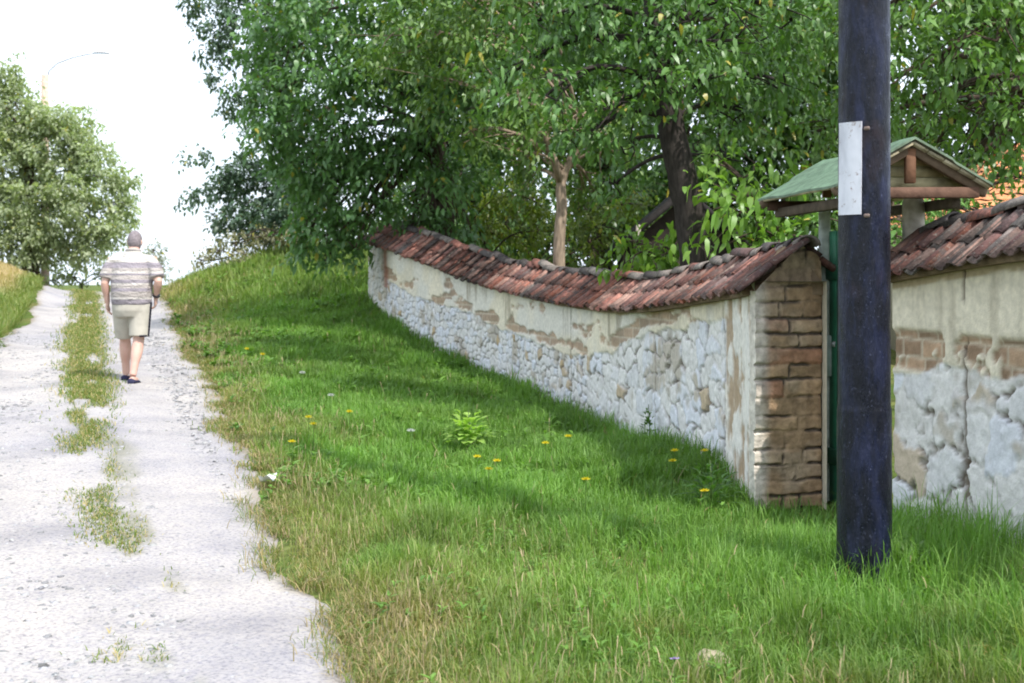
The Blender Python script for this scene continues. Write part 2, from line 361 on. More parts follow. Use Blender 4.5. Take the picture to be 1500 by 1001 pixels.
def grass(n, y0, y1, wmul, hmul=1.0):
    X, Y = verge_pts(n, y0, y1)
    keep = rng.random(n) < np.clip(.55+1.2*(fbm(X*3.2, Y*3.2, 61, 3)-.4), .3, 1); X, Y = X[keep], Y[keep]; n = len(X)
    dr = dryness(X, Y); wd = np.abs(wall_x(Y)-X); d0 = X-redge(Y)
    h = (.05+.085*rng.random(n)+.085*sst(.4, .7, fbm(X*1.6, Y*1.6, 62, 3)))*hmul*(.45+.55*sst(0, .7, d0))
    h = h+(.17-.10*np.exp(-((Y-8.2)/.7)**2))*np.exp(-wd/.22)*rng.random(n)*(Y < 22)
    pol = np.exp(-(((X-1.72)/.3)**2+((Y-6.2)/.3)**2)); h = h+.17*pol*rng.random(n)**1.5+.24*rng.random(n)**1.3*sst(.8, .2, np.abs(X-2.35))*sst(7.4, 7.0, Y)*(.5+.8*fbm(X*3, Y*3, 68, 2))
    h = h+.12*sst(22, 26, Y)*rng.random(n)
    t = rng.random(n); g = np.stack([.095+.09*t, .205+.13*t, .028+.03*t], 1)
    yel = np.clip(dr*1.1+.45*sst(20, 27, Y)+.25*(rng.random(n)-.5), 0, 1)[:, None]
    g = g*(1-yel)+yel*(np.stack([.19+.08*t, .20+.06*t, .05+.03*t], 1))
    pt = (.6*fbm(X*.8, Y*.8, 63, 3)+.4*fbm(X*4, Y*4, 64, 2))[:, None]; g = g*(.45+1.1*pt)*np.array([1, 1, 1.15])
    st = rng.random(n) < (.02+.40*dr**1.5); g[st] = (A(.40, .31, .15)*(.7+.5*rng.random((n, 1))))[st]
    cl_ = .7+.7*fbm(X*5, Y*5, 69, 2); h = h*np.where(st, .8, cl_)
    blades(gb, np.stack([X, Y, gz(X, Y)-.01], 1), h, (.0034+.0026*rng.random(n))*wmul, np.abs(rng.normal(.35, .3, n))+.5*st*rng.random(n), rng.random(n)*6.28, g)
def creep(n, y0, y1, wm):
    Y = y0+(y1-y0)*rng.random(n); X = redge(Y)+.34*(fbm(Y*.9, Y*0+3, 11, 4)-.45)+.02+rng.normal(0, .085, n)
    k = fbm((X-redge(Y))*5, Y*3.5, 91, 4) > .46+rng.normal(0, .05, n); X, Y = X[k], Y[k]; n = len(X); t = rng.random(n); g = np.stack([.10+.10*t, .16+.08*t, .03+.03*t], 1); st = rng.random(n) < .5; g[st] = A(.36, .28, .15)*(.6+.6*rng.random((n, 1)))[st]
    blades(gb, np.stack([X, Y, gz(X, Y)-.005], 1), .02+.07*rng.random(n), (.003+.0025*rng.random(n))*wm, np.abs(rng.normal(.8, .5, n)), rng.random(n)*6.28, g)
creep(9000, 4.0, 9, 1.0); creep(9000, 9, 18, 1.6); creep(6000, 18, 30, 2.6)
grass(95000, 4.0, 8.3, 1.0)
grass(85000, 8.3, 14, 1.5)
grass(80000, 14, 22, 2.4)
grass(45000, 22, 31, 3.6, 1.25)
o = gb.build('grass', M['grass']); tag(o, 'lush green grass on the verge between track and wall', 'grass', kind='stuff')
# broad-leaved weeds and clover among the grass
def broadleaf(n, y0, y1, L):
    X, Y = verge_pts(n, y0, y1); k = fbm(X*1.4+7, Y*1.4, 66, 3) > .5; X, Y = X[k], Y[k]; n = len(X); m_ = 7
    z = gz(X, Y); ix = np.repeat(np.arange(n), m_); a = rng.random(n*m_)*6.28; hh = (.03+.09*rng.random(n))[ix]*rng.random(n*m_)
    pos = np.stack([X[ix], Y[ix], z[ix]+hh+.02], 1); d = np.stack([np.cos(a), np.sin(a), .35+.5*rng.random(n*m_)], 1); nr = np.stack([-np.cos(a)*.4, -np.sin(a)*.4, np.ones(n*m_)], 1)
    t = rng.random(n)[ix]; c = np.stack([.10+.08*t, .21+.12*t, .03+.03*t], 1)*(.7+.5*rng.random((n*m_, 1)))
    leaves(wb, pos, d, nr, L*(.5+.8*rng.random(n*m_)), L*.36*(.7+.5*rng.random(n*m_)), c, .25)
def leaves(b, p, d, n, L, W, col, droop=.22):
    d = d/(np.linalg.norm(d, axis=1)[:, None]+1e-9); s = np.cross(d, n); s /= np.linalg.norm(s, axis=1)[:, None]+1e-9; n = np.cross(s, d)
    L = L[:, None]; W = W[:, None]; dn = A(0, 0, -1)*L
    m1 = p+d*L*.3+n*L*.04; m2 = p+d*L*.66+dn*droop*.4; tp = p+d*L+dn*droop; f = n*W*.16
    V = np.stack([p, m1-s*W*.46+f, m1+s*W*.46+f, m2-s*W*.42+f, m2+s*W*.42+f, tp], 1); i = (np.arange(len(p))*6)[:, None, None]
    b.add(V.reshape(-1, 3), [(np.array([[0, 2, 1], [3, 4, 5]])[None]+i).reshape(-1, 3), (np.array([[1, 2, 4, 3]])[None]+i).reshape(-1, 4)], np.repeat(col, 6, 0))
wb = MB(); broadleaf(420, 4.2, 8.5, .055); broadleaf(900, 8.5, 15, .09); broadleaf(1200, 15, 28, .15)
o = wb.build('verge_weeds', M['grass']); tag(o, 'broad leaved weeds and clover growing among the verge grass', 'weeds', kind='stuff')
# dry stalks with seed heads
def stalks(n, y0, y1, wm, hm=1.0, edge=True):
    X, Y = verge_pts(n, y0, y1); dr = dryness(X, Y)
    k = rng.random(n) < np.clip(dr*.9-.12, .012, 1); X, Y = X[k], Y[k]; n = len(X)
    pos = np.stack([X, Y, gz(X, Y)], 1); h = (.10+.15*rng.random(n))*hm*(.6+.4*sst(0, .4, X-redge(Y))); az = rng.random(n)*6.28; ln = np.abs(rng.normal(.3, .22, n))
    c = A(.40, .32, .19)*(.65+.5*rng.random((n, 1)))
    blades(sb, pos, h, np.full(n, .0022*wm), ln, az, c)
    d = np.stack([np.cos(az), np.sin(az), np.zeros(n)], 1)
    tip = pos+A(0, 0, 1)*(h*(1-.28*ln))[:, None]+d*(h*ln*1.1)[:, None]-d*.02
    blades(sb, tip-A(0, 0, .02), .035+.03*rng.random(n), np.full(n, .0042*wm), ln+.1, az, c*1.08)
stalks(5200, 4.0, 8.5, .9); stalks(6500, 8.5, 15, 1.3); stalks(7000, 15, 24, 2.0); stalks(5000, 24, 31, 2.8)
o = sb.build('dry_grass', M['straw']); tag(o, 'dry straw coloured grass stalks along the track edge', 'dry grass', kind='stuff')
# weeds of the middle strip and the left verge
mb = MB()
n = 60000; Y = 5+33*rng.random(n)**1.2; u = ucen(Y)+rng.normal(0, .036+.02*sst(9, 15, Y), n); X = redge(Y)-RW*(1-u)
k = stripn(X, Y) > .50+rng.normal(0, .055, n); X, Y = X[k], Y[k]; n = len(X)
t = rng.random(n); g = np.stack([.10+.10*t, .17+.07*t, .03+.03*t], 1); st = rng.random(n) < .35; g[st] = (A(.42, .34, .17)*(.7+.5*rng.random((n, 1))))[st]
blades(mb, np.stack([X, Y, gz(X, Y)+.005], 1), (.025+.06*rng.random(n))*(.6+.4*sst(8, 14, Y)), (.004+.003*rng.random(n))*(.7+Y*.06), np.abs(rng.normal(.6, .4, n)), rng.random(n)*6.28, g)
o = mb.build('track_weeds', M['grass']); tag(o, 'patchy low weeds growing along the middle of the track', 'weeds', kind='stuff')
mb = MB()
n = 42000; Y = 14+26*rng.random(n); X = redge(Y)-RW-.02-5.5*rng.random(n)**1.4; t = rng.random(n)
dry = np.clip(sst(27, 31, Y)*1.2*sst(.2, .9, np.abs(X-redge(Y)+RW))+.3*rng.random(n), 0, 1)[:, None]
g = np.stack([.10+.08*t, .18+.07*t, .03+.02*t], 1)*(1-dry)+dry*np.stack([.48+.1*t, .36+.08*t, .2+.06*t], 1)
blades(mb, np.stack([X, Y, gz(X, Y)-.01], 1), .12+.2*rng.random(n), (.006+.005*rng.random(n))*(Y*.09), np.abs(rng.normal(.35, .3, n)), rng.random(n)*6.28, g)
o = mb.build('bank_grass', M['grass']); tag(o, 'dry and green grass on the left bank of the track', 'grass', kind='stuff')

# ------------------------------------------------------------------ rubble walls with tile coping
def catmull(pts, step):
    p_ = np.concatenate([[2*pts[0]-pts[1]], pts, [2*pts[-1]-pts[-2]]]); out = []
    for i in range(1, len(p_)-2):
        L = np.linalg.norm(p_[i+1][:2]-p_[i][:2]); k = max(2, int(L/.02)); t = np.linspace(0, 1, k, endpoint=False)[:, None]
        a, b_, c, d = p_[i-1], p_[i], p_[i+1], p_[i+2]
        out.append(.5*((2*b_)+(c-a)*t+(2*a-5*b_+4*c-d)*t**2+(3*b_-a-3*c+d)*t**3))
    q = np.concatenate(out+[pts[-1:]]); s = np.concatenate([[0], np.cumsum(np.linalg.norm(np.diff(q[:, :2], axis=0), axis=1))])
    S_ = np.arange(0, s[-1], step); return S_, np.stack([np.interp(S_, s, q[:, k]) for k in range(q.shape[1])], 1)
def rubble(s, v, cw, ch, seed):
    """irregular coursed rubble: distance to joint and a random number per stone"""
    v2 = v+ch*(1.5*(fbm(s*1.7, v*1.7, seed+70, 2)-.5)+.7*(fbm(s*9, v*9, seed+72, 3)-.5)); s2 = s+cw*(.9*(fbm(s*4, v*4, seed+71, 2)-.5)+.6*(fbm(s*11, v*11, seed+73, 3)-.5))
    rr = np.floor(v2/ch); F1 = np.full(s.shape, 9.0); F2 = np.full(s.shape, 9.0); ID = np.zeros(s.shape)
    for dr in (-1, 0, 1):
        r = rr+dr; off = h2(r, r*0, seed)*.9; cc = np.floor(s2/cw-off)
        for dc in (-1, 0, 1, 2, -2):
            c = cc+dc; fx = (c+off+.5+.75*(h2(c, r, seed+1)-.5))*cw; fy = (r+.5+.7*(h2(c, r, seed+2)-.5))*ch
            d = (np.abs((s2-fx)/cw)**2.6+np.abs((v2-fy)/ch)**2.6)**(1/2.6); idn = h2(c, r, seed+3)
            nw = d < F1; F2 = np.where(nw, F1, np.minimum(F2, d)); ID = np.where(nw, idn, ID); F1 = np.where(nw, d, F1)
    return F2-F1, ID, F1
LIME, CREAM, ADOBE, MORT, BLUE = A(.70, .67, .645), A(.71, .635, .50), A(.335, .225, .148), A(.20, .165, .13), A(.50, .52, .59)
def lerp(a, b_, t): return a*(1-t[..., None])+b_*t[..., None]
def bricks(s, v, bw, bh, seed):
    r = np.floor(v/bh); x = s/bw+h2(r, r*0, seed); c = np.floor(x); fx = np.abs(x-c-.5)*bw; fy = np.abs(v/bh-r-.5)*bh
    e = np.minimum(bw/2-fx, bh/2-fy); return e, h2(c, r, seed+1)
def make_wall(root, path, thick, seed, cw, ch, kind, step=.014):
    S_, q = catmull(path, step); T = np.gradient(q[:, :2], axis=0); T /= np.linalg.norm(T, axis=1)[:, None]
    sgn = -1 if kind == 'left' else 1
    N2 = np.stack([-T[:, 1], T[:, 0]], 1) if kind == 'left' else np.stack([T[:, 1], -T[:, 0]], 1)   # towards the track
    nv = 112; vv = np.linspace(0, 1, nv); zb = q[:, 2]-.2; zt = q[:, 3]+.06
    Z = zb[:, None]+(zt-zb)[:, None]*vv[None]; SS = np.repeat(S_[:, None], nv, 1); HT = Z-q[:, 2][:, None]; REL = HT/(q[:, 3]-q[:, 2])[:, None]
    far = sst(2.5, 9, S_)[:, None] if kind == 'left' else np.zeros((len(S_), 1))
    e1, id1, f1 = rubble(SS, Z, cw, ch, seed); e2, id2, f2 = rubble(SS+40, Z, cw*.5, ch*.62, seed+9)
    e = np.where(far+.25*(fbm(SS*1.5, Z*1.5, seed+20, 2)-.5) > .4, e2, e1); idn = np.where(far > .4, id2, id1)
    low = fbm(SS*.55, Z*.4, seed+30, 3)
    hs = {'left': .88-.30*sst(2.6, 6.0, SS)+.12*(low-.5), 'right': .64+.04*(low-.5)}[kind]   # top of the stone base
    bnd = REL-hs+.10*(fbm(SS*4, Z*4, seed+31, 4)-.5)
    stone = sst(.008, -.010, bnd)
    # relief of the stones, partly drowned in limewash
    fill = (1-.45*sst(5, 9, SS)*(kind == 'left'))*sst(.34, .62, fbm(SS*3.4, Z*3.4, seed+32, 5)+.25*(fbm(SS*14, Z*14, seed+39, 3)-.5))
    jw = .15
    j = sst(0, jw, e)                                     # 0 in the joint, 1 on the stone
    jd = 1-(1-j)*(1-(.72 if kind == 'left' else .85)*fill)
    rel = .040*(jd-1)+.020*(idn-.5)*j*(1-.5*fill)+.016*(fbm(SS*9, Z*9, seed+33, 4)-.5)+.010*(fbm(SS*24, Z*24, seed+29, 3)-.5)+.02*(fbm(SS*2.5, Z*2.5, seed+34, 3)-.5)
    bare = sst(.60, .72, fbm(SS*3.1+9, Z*3.1, seed+35, 4)+.16*(idn-.5))
    cst = LIME*(.82+.3*fbm(SS*6, Z*6, seed+36, 4))[..., None]
    blu = sst(.35, .8, idn)*(1-.45*fbm(SS*3, Z*3, seed+37, 3)); cst = lerp(cst, BLUE*(.85+.5*idn)[..., None], np.clip(.75*blu*j, 0, 1))
    cst = lerp(cst, (A(.34, .30, .25)+A(.12, .08, .02)*idn[..., None]), .75*bare*j)
    cst = lerp(cst, A(.46, .33, .17), .8*sst(.93, .96, idn)*j)
    cst = lerp(cst, MORT*(.6+.5*fbm(SS*20, Z*20, seed+38, 2))[..., None], np.clip((1-jd)*1.5-.15, 0, 1))
    # lime plaster over mud brick
    pl = .006*(fbm(SS*3, Z*3, seed+40, 4)-.5)+.016
    cpl = CREAM*(.82+.34*fbm(SS*2.0, Z*2.6, seed+41, 5))[..., None]
    cpl = lerp(cpl, A(.66, .64, .60), sst(.45, .65, fbm(SS*1.3, Z*1.5, seed+42, 3))*.6)
    eb, ib = bricks(SS, Z, .3 if kind == 'left' else .2, .105, seed+50)
    adc = ADOBE*(.75+.55*ib)[..., None]*(.8+.4*fbm(SS*14, Z*14, seed+51, 3))[..., None]
    adc = lerp(adc, A(.52, .44, .34), sst(.014, .004, eb)*.8)
    if kind == 'left':
        on = sst(1.6, 3.0, SS)
        band = np.exp(-((REL-hs-.07)/.075)**2)*on
        peel = .85*sst(.59, .65, fbm(SS*2.6+2, Z*6, seed+43, 5)*.85-.04*sst(5, 3, SS)+.30*band*(.3+1.4*fbm(SS*.6, Z*0, seed+47, 2)))
        cap = sst(.52, .60, fbm(SS*5, Z*5, seed+44, 4)*.5+.5*sst(.93, 1.0, REL)*.9)
        pier = sst(13.1, 13.3, SS)
    else:
        band = sst(.03, .0, np.abs(HT-1.075)-.10)
        peel = band*sst(.34, .385, fbm(SS*7, Z*5, seed+43, 4))
        cap = sst(.5, .6, fbm(SS*5, Z*5, seed+44, 4)*.4+.6*sst(.93, .985, REL))
        pier = SS*0
    cpl = lerp(cpl, adc, peel); pl = pl-peel*(.022+.008*sst(.012, .0, eb))
    strk = sst(.60, .80, fbm(SS*7, Z*1.1, seed+45, 5)+.10*sst(.6, 1, REL)-.03+.3*(fbm(SS*.9, Z*.5, seed+48, 2)-.5))*sst(hs-.05, hs+.2, REL)
    cpl = lerp(cpl, A(.30, .25, .18), strk*(.7 if kind == 'left' else .42))
    cpl = lerp(cpl, A(.34, .24, .12), cap*.7)
    crk = sst(.012, .004, np.abs(vn(SS*.8, Z*0, seed+60)-.5+.05*(fbm(SS*3, Z*6, seed+61)-.5)))*(fbm(SS*.4, Z*.8, seed+62, 2) > .45)
    if kind == 'left': crk = np.maximum(crk, sst(.02, .008, np.abs(SS-1.18-.05*(fbm(Z*3, Z*0, 5, 3)-.5)))*sst(.99, .9, REL))
    c = lerp(cpl, cst, stone); d = pl*(1-stone)+(rel+.006)*stone
    c = lerp(c, A(.16, .12, .09), crk*.9); d = d-.018*crk
    if kind == 'left':                                    # stone pier at the far end and flaky whitewash on the near pier
        c = lerp(c, lerp(cst, CREAM*.9, .35*np.ones_like(SS)), pier); d = d*(1-pier)+(rel+.02)*pier
        edge = np.exp(-((SS-13.15)/.16)**2)*(REL > .45); c = lerp(c, A(.33, .14, .09)*(.8+.4*fbm(SS*9, Z*9, 3, 3))[..., None], edge*.85)
        npier = sst(1.18, 1.1, SS); fl = sst(.46, .60, fbm(SS*8, Z*4.5, seed+63, 5)); cw2 = lerp(A(.72, .68, .62)*(.85+.3*fbm(SS*5, Z*4, 8, 4))[..., None], A(.40, .29, .19), fl)
        c = lerp(c, cw2, npier*.9); d = d*(1-npier)+npier*(.02-.012*fl+.012*(fbm(SS*4, Z*4, 77, 3)-.5))
        soil = sst(.16, 0, HT)*.3; c = lerp(c, A(.30, .26, .2), soil)
    G = np.zeros((len(S_), nv, 3)); G[..., 0] = q[:, 0][:, None]+N2[:, 0][:, None]*d; G[..., 1] = q[:, 1][:, None]+N2[:, 1][:, None]*d; G[..., 2] = Z
    b = MB(); b.grid(G, c)
    B = q[:, :2]-N2*thick; zz = np.stack([zb, zt], 1)
    Gb = np.zeros((len(S_), 2, 3)); Gb[..., 0] = B[:, 0][:, None]; Gb[..., 1] = B[:, 1][:, None]; Gb[..., 2] = zz
    b.grid(Gb[::8], CREAM*.85)
    for k in ((-1,) if kind == 'left' else (0, -1)):      # the ends (the near pier end is built of bricks)
        E = np.stack([G[k], np.stack([np.full(nv, B[k, 0]), np.full(nv, B[k, 1]), Z[k]], 1)], 0); b.grid(E, A(.34, .27, .2))
    top = np.stack([G[::8, -1], Gb[::8, -1]], 1); b.grid(top, A(.3, .25, .2))
    b.build('wall_face', M['wallface'], root, smooth=True)
    return S_, q, T, N2
TILE_C = [A(.30, .125, .095), A(.35, .165, .125), A(.20, .09, .075), A(.135, .085, .08), A(.08, .068, .066), A(.36, .225, .18), A(.20, .17, .15), A(.33, .12, .075)]
def tile(b, O, U, W, Nn, L, r0, r1, th, sg, col, arc=1.0, n=7, flat=1.0):
    a = np.linspace(-math.pi/2, math.pi/2, n)*arc; V = []
    for l, r in ((0, r0), (L, r1)):
        for rr in (r, r-th):
            V.append(O+U*l+np.outer(np.sin(a)*rr, W)+np.outer(sg*(np.cos(a)*rr-r*.55)*flat, Nn))
    V = np.concatenate(V); i = np.arange(n-1); f = []
    f.append(np.stack([i, i+1, 2*n+i+1, 2*n+i], 1)); f.append(np.stack([n+i, 3*n+i, 3*n+i+1, n+i+1], 1))
    f.append(np.stack([i, n+i, n+i+1, i+1], 1)); f.append(np.stack([2*n+i, 2*n+i+1, 3*n+i+1, 3*n+i], 1))
    f.append(np.array([[0, 2*n, 3*n, n], [n-1, 2*n-1, 4*n-1, 3*n-1]])); b.add(V, f, col)
def coping(root, S_, q, N2, thick, seed, ends=.06, over=.11, rise=.27, mess=1.0, cut=0.0, ts=1.0, ro=None, bo=None):
    r_ = np.random.default_rng(seed); b = MB(); rb = MB(); bed = MB(); TP = [.20, .15, .15, .14, .10, .10, .08, .08] if seed == 5 else [.08, .06, .14, .22, .16, .08, .21, .05]
    X3 = lambda k, off, z: A(q[k, 0]+N2[k, 0]*off, q[k, 1]+N2[k, 1]*off, z)
    ro = thick/2 if ro is None else ro; bo = thick+over if bo is None else bo
    # bedding of mud and boards under the tiles
    ks = np.arange(int(cut/(S_[1]-S_[0])), len(S_), 6); sec = []
    for k in ks:
        z = q[k, 3]-.0; wv = .012*math.sin(S_[k]*3+seed)
        sec.append([X3(k, over-.035, z-.02), X3(k, over-.03, z+.012), X3(k, -ro, z+rise-.045+wv), X3(k, -bo+.03, z+.01), X3(k, -bo+.035, z-.02)])
    sec = np.array(sec); closed = np.concatenate([sec, sec[:, :1]], 1); bed.grid(closed, A(.20, .14, .085))
    for k in (0, -1): bed.add(sec[k], [np.arange(5)[None]], A(.2, .14, .09))
    bed.build('eave_bedding', M['wood'], root)
    pitch = .118*ts; nT = int((S_[-1]+2*ends)/pitch)
    for side in (1, -1):
        for i in range(nT+1):
            s0 = -ends+i*pitch+r_.normal(0, .008); k = int(np.clip(s0/(S_[1]-S_[0]), 0, len(S_)-1)); T3 = A(N2[k, 1], -N2[k, 0], 0)
            ex = s0-np.clip(s0, 0, S_[-1])
            if side < 0 and s0 < .16 and seed == 5: continue
            tdir = A(*(q[min(k+1, len(q)-1), :2]-q[max(k-1, 0), :2]), 0); tdir /= np.linalg.norm(tdir)
            z = q[k, 3]; sag = .018*(fbm(s0*1.2, 0, seed, 3)-.5)*2*mess
            Eo = X3(k, over if side > 0 else -bo, z+sag+(0 if side > 0 else (.14 if bo < thick+.08 else 0)))+tdir*ex; R = X3(k, -ro, z+rise+sag)+tdir*ex
            U = R-Eo; Ls = np.linalg.norm(U); U = U/Ls; W = tdir+U*r_.normal(0, .05*mess); W -= U*(W@U); W /= np.linalg.norm(W); Nn = np.cross(U, W); Nn *= np.sign(Nn[2])
            ci = r_.choice(len(TILE_C), p=TP); cb = TILE_C[ci]*(.75+.5*r_.random()); yw = r_.normal(0, .022*mess); dk = .50+.62*sst(.3, .62, fbm(s0*.9, 1, seed+5, 3))
            for lay in (0, 1):                            # lower and upper course
                cov = i % 2 == 0
                c = (cb*.7+.3*TILE_C[r_.choice(len(TILE_C), p=TP)])*(.9+.25*r_.random())*dk
                L = Ls*(.60 if lay == 0 else .55); st = -.015+r_.normal(0, .014*mess) if lay == 0 else Ls*.47+r_.normal(0, .01)
                yaw = yw+r_.normal(0, .010*mess); U2 = U+W*yaw+Nn*r_.normal(0, .02*mess); U2 /= np.linalg.norm(U2)
                if cov: tile(b, Eo+U*st+Nn*(.036+.012*lay+r_.normal(0, .004)), U2, W, Nn, L, .080*ts, .074*ts, .012, 1, c, flat=.52)
                else: tile(b, Eo+U*(st-.01)+Nn*(.022+.012*lay), U2, W, Nn, L, .080*ts, .086*ts, .014, -1, c*.9, flat=.6)
    b.build('roof_tiles', M['tile'], root, smooth=True)
    s0 = -ends
    while s0 < S_[-1]+ends-.1:
        k = int(np.clip(s0/(S_[1]-S_[0]), 0, len(S_)-2)); tdir = A(*(q[k+1, :2]-q[k, :2]), q[k+1, 3]-q[k, 3]); tdir /= np.linalg.norm(tdir); ex = s0-np.clip(s0, 0, S_[-1])
        sag = .018*(fbm(s0*1.2, 0, seed, 3)-.5)*2*mess
        O = X3(k, -ro+r_.normal(0, .012*mess), q[k, 3]+rise+.050+sag+r_.normal(0, .007*mess))+tdir*ex
        U = tdir+A(N2[k, 0], N2[k, 1], 0)*r_.normal(0, .09*mess)+A(0, 0, 1)*(.06+r_.normal(0, .05*mess)); U /= np.linalg.norm(U); W = np.cross(U, A(0, 0, 1)); W /= np.linalg.norm(W); Nn = np.cross(W, U)
        c = TILE_C[r_.choice([0, 2, 3, 4, 4, 4, 6, 6, 6])]*(.8+.5*r_.random())
        tile(rb, O, U, W, Nn, .34, .082, .068, .014, 1, c, n=8, flat=.85); s0 += .2+.09*r_.random()
    rb.build('ridge_tiles', M['tile'], root, smooth=True)
wl = thing('garden_wall', 'long whitewashed rubble wall with red tile coping curving away up the verge', 'wall', (WALL_L[0, 0], WALL_L[0, 1], 0))
S_, q, T, N2 = make_wall(wl, WALL_L, .44, 3, .26, .17, 'left')
coping(wl, S_, q, N2, .44, 5, cut=.14, ts=.86, ro=.30, bo=.50, rise=.29)
# mud brick end of the near pier, facing the gate
pier = MB(); a0 = A(1.565, 8.15, 0); d = A(.435, .15, 0); Wd = np.linalg.norm(d); d /= Wd; nrm = A(d[1], -d[0], 0)
def pc(u, z, off): return a0+d*u+nrm*off+A(0, 0, z)
ax = np.array([d, -nrm, A(0, 0, 1)])
r_ = np.random.default_rng(12); zr_ = [-.2]
while zr_[-1] < 1.9: zr_.append(zr_[-1]+.092+.03*r_.random())
zr_ = np.array(zr_); cuts = []
for k in range(len(zr_)): cuts.append([-9, .16+.14*r_.random(), 9] if k % 3 == 0 else ([-9, .21+.1*r_.random(), 9] if k % 3 == 1 else [-9, .12+.06*r_.random(), .30+.06*r_.random(), 9]))
for k in (3, 8, 11): cuts[k] = [-9, 9]
nu, nv_ = 84, 330; UU = np.repeat(np.linspace(-.025, Wd, nu)[:, None], nv_, 1); ZT = np.minimum(1.45+.27*UU[:, :1]/.30, 1.72-.5*np.maximum(UU[:, :1]-.32, 0)); ZZ_ = -.15+(ZT+.15)*np.linspace(0, 1, nv_)[None]
wz = ZZ_+.022*(fbm(UU*5, ZZ_*5, 201, 3)-.5)+.012*(fbm(UU*22, ZZ_*22, 202, 3)-.5); wu = UU+.03*(fbm(UU*6, ZZ_*9, 203, 3)-.5)
kr = np.clip(np.searchsorted(zr_, wz)-1, 0, len(zr_)-2); ez = np.minimum(wz-zr_[kr], zr_[kr+1]-wz); eu = np.full(UU.shape, 9.0); ib = np.zeros(UU.shape)
for k in range(len(zr_)-1):
    mk = kr == k
    if mk.any():
        cc_ = np.array(cuts[k]); ci = np.searchsorted(cc_, wu[mk])-1; eu[mk] = np.minimum(wu[mk]-cc_[ci], cc_[ci+1]-wu[mk]); ib[mk] = h2(ci*0+k, ci, 77)
ee = np.minimum(ez, eu); fl_ = sst(.40, .60, fbm(UU*7, ZZ_*9, 204, 4)); jj = 1-(1-sst(.002, .016, ee))*(1-.85*fl_)
disp = .024*(jj-1)+.016*(ib-.5)*sst(0, .03, ee)+.012*(fbm(UU*14, ZZ_*14, 205, 4)-.5)+.03*(fbm(UU*3, ZZ_*4, 206, 3)-.5)
cb_ = A(.335, .225, .135)*(.78+.42*ib)[..., None]*(.8+.4*fbm(UU*12, ZZ_*12, 207, 4))[..., None]
cb_ = lerp(cb_, A(.32, .15, .095), .7*sst(.955, .97, ib)); cb_ = lerp(cb_, A(.42, .33, .24), .5*sst(.5, .7, fbm(UU*4, ZZ_*6, 208, 3)))
cb_ = lerp(cb_, A(.12, .095, .075), np.clip((1-jj)*1.2, 0, 1)); cb_ = lerp(cb_, A(.62, .57, .5), .8*sst(.10, .0, UU+.07*(fbm(UU*5, ZZ_*5, 209, 4)-.5)))
dk_ = np.exp(-((UU-.40)/.035)**2-((ZZ_-.98)/.03)**2); cb_ = lerp(cb_, A(.10, .10, .11), .0*dk_)
Gp = a0[None, None]+d*UU[..., None]+nrm*(disp+.012)[..., None]+A(0, 0, 1)*ZZ_[..., None]; pier.grid(Gp, cb_)
Eb = Gp[-1]-nrm*.3; pier.grid(np.stack([Gp[-1], Eb], 0), A(.27, .19, .12)); Et = Gp[:, -1]-nrm*.2; pier.grid(np.stack([Gp[:, -1], Et], 1), A(.27, .19, .12)); Ef = Gp[0]-nrm*.07; pier.grid(np.stack([Ef, Gp[0]], 0), A(.6, .55, .48))
pier.build('brick_pier', M['brick'], wl, smooth=True)
wr = thing('garden_wall', 'whitewashed wall right of the gate with exposed mud brick band and grey tile coping', 'wall', (WALL_R[0, 0], WALL_R[0, 1], 0))
S_, q, T, N2 = make_wall(wr, WALL_R, .46, 23, .33, .26, 'right', .012)
coping(wr, S_, q, N2, .46, 31, rise=.27, over=.12, ts=.62)

# ------------------------------------------------------------------ gate with its little roof
gt = thing('wooden_gate', 'narrow green wooden gate under a small pitched roof between the two walls', 'gate', (2.18, 8.0, 0))
n0, f0 = A(2.30, 7.30, 0), A(2.12, 8.72, 0); ra = (f0-n0)/np.linalg.norm(f0-n0); rl = A(-ra[1], ra[0], 0)*1.0
if rl[0] > 0: rl = -rl
zr = lambda t: 2.285
def roofpt(t, side, off, drop, lift=0): return n0+ra*t+rl*off*side+A(0, 0, 2.285-drop+lift)
Lr = np.linalg.norm(f0-n0)
for side, dr, wd, nm in ((1, .26, .46, 'left'), (-1, .25, .47, 'right')):
    b = MB(); nu, nvv = 30, 22
    G = np.zeros((nu, nvv, 3)); c = np.zeros((nu, nvv, 3))
    for i in range(nu):
        for j in range(nvv):
            t = i/(nu-1)*Lr; u = j/(nvv-1)
            G[i, j] = roofpt(t, side, u*wd, u*dr, .03+.004*math.sin(t*9+u*3)-.012*(u > .52)+.004*(vn(t*5, u*5, 9)-.5))
            c[i, j] = A(.105, .165, .105)*(.7+.6*fbm(t*6, u*3, 3, 4))
    b.grid(G, c); b.grid(G-A(0, 0, .014), A(.25, .26, .2))
    for row in (G[:, 0], G[:, -1], G[0, :], G[-1, :]): b.grid(np.stack([row, row-A(0, 0, .014)], 1), A(.15, .2, .14))
    b.build('roof_sheet', M['wood'], gt, label='faded green roof sheet facing the track' if side > 0 else 'dark roof sheet on the garden side')
    bd = MB()                                            # boards under the sheet
    for k in range(5):
        u0, u1 = k/5, (k+1)/5-.015; mid = (u0+u1)/2
        ctr = roofpt(Lr/2, side, mid*wd, mid*dr, -.002); ss = rl*wd*side+A(0, 0, -dr); sl_ = np.linalg.norm(ss); ss /= sl_
        bd.box(ctr, (Lr-.03, sl_*(u1-u0), .016), np.array([ra, ss, np.cross(ra, ss)]), A(.42, .36, .24)*(.8+.4*random.random()))
    bd.build('roof_boards', M['wood'], gt)
wood = A(.145, .08, .055)
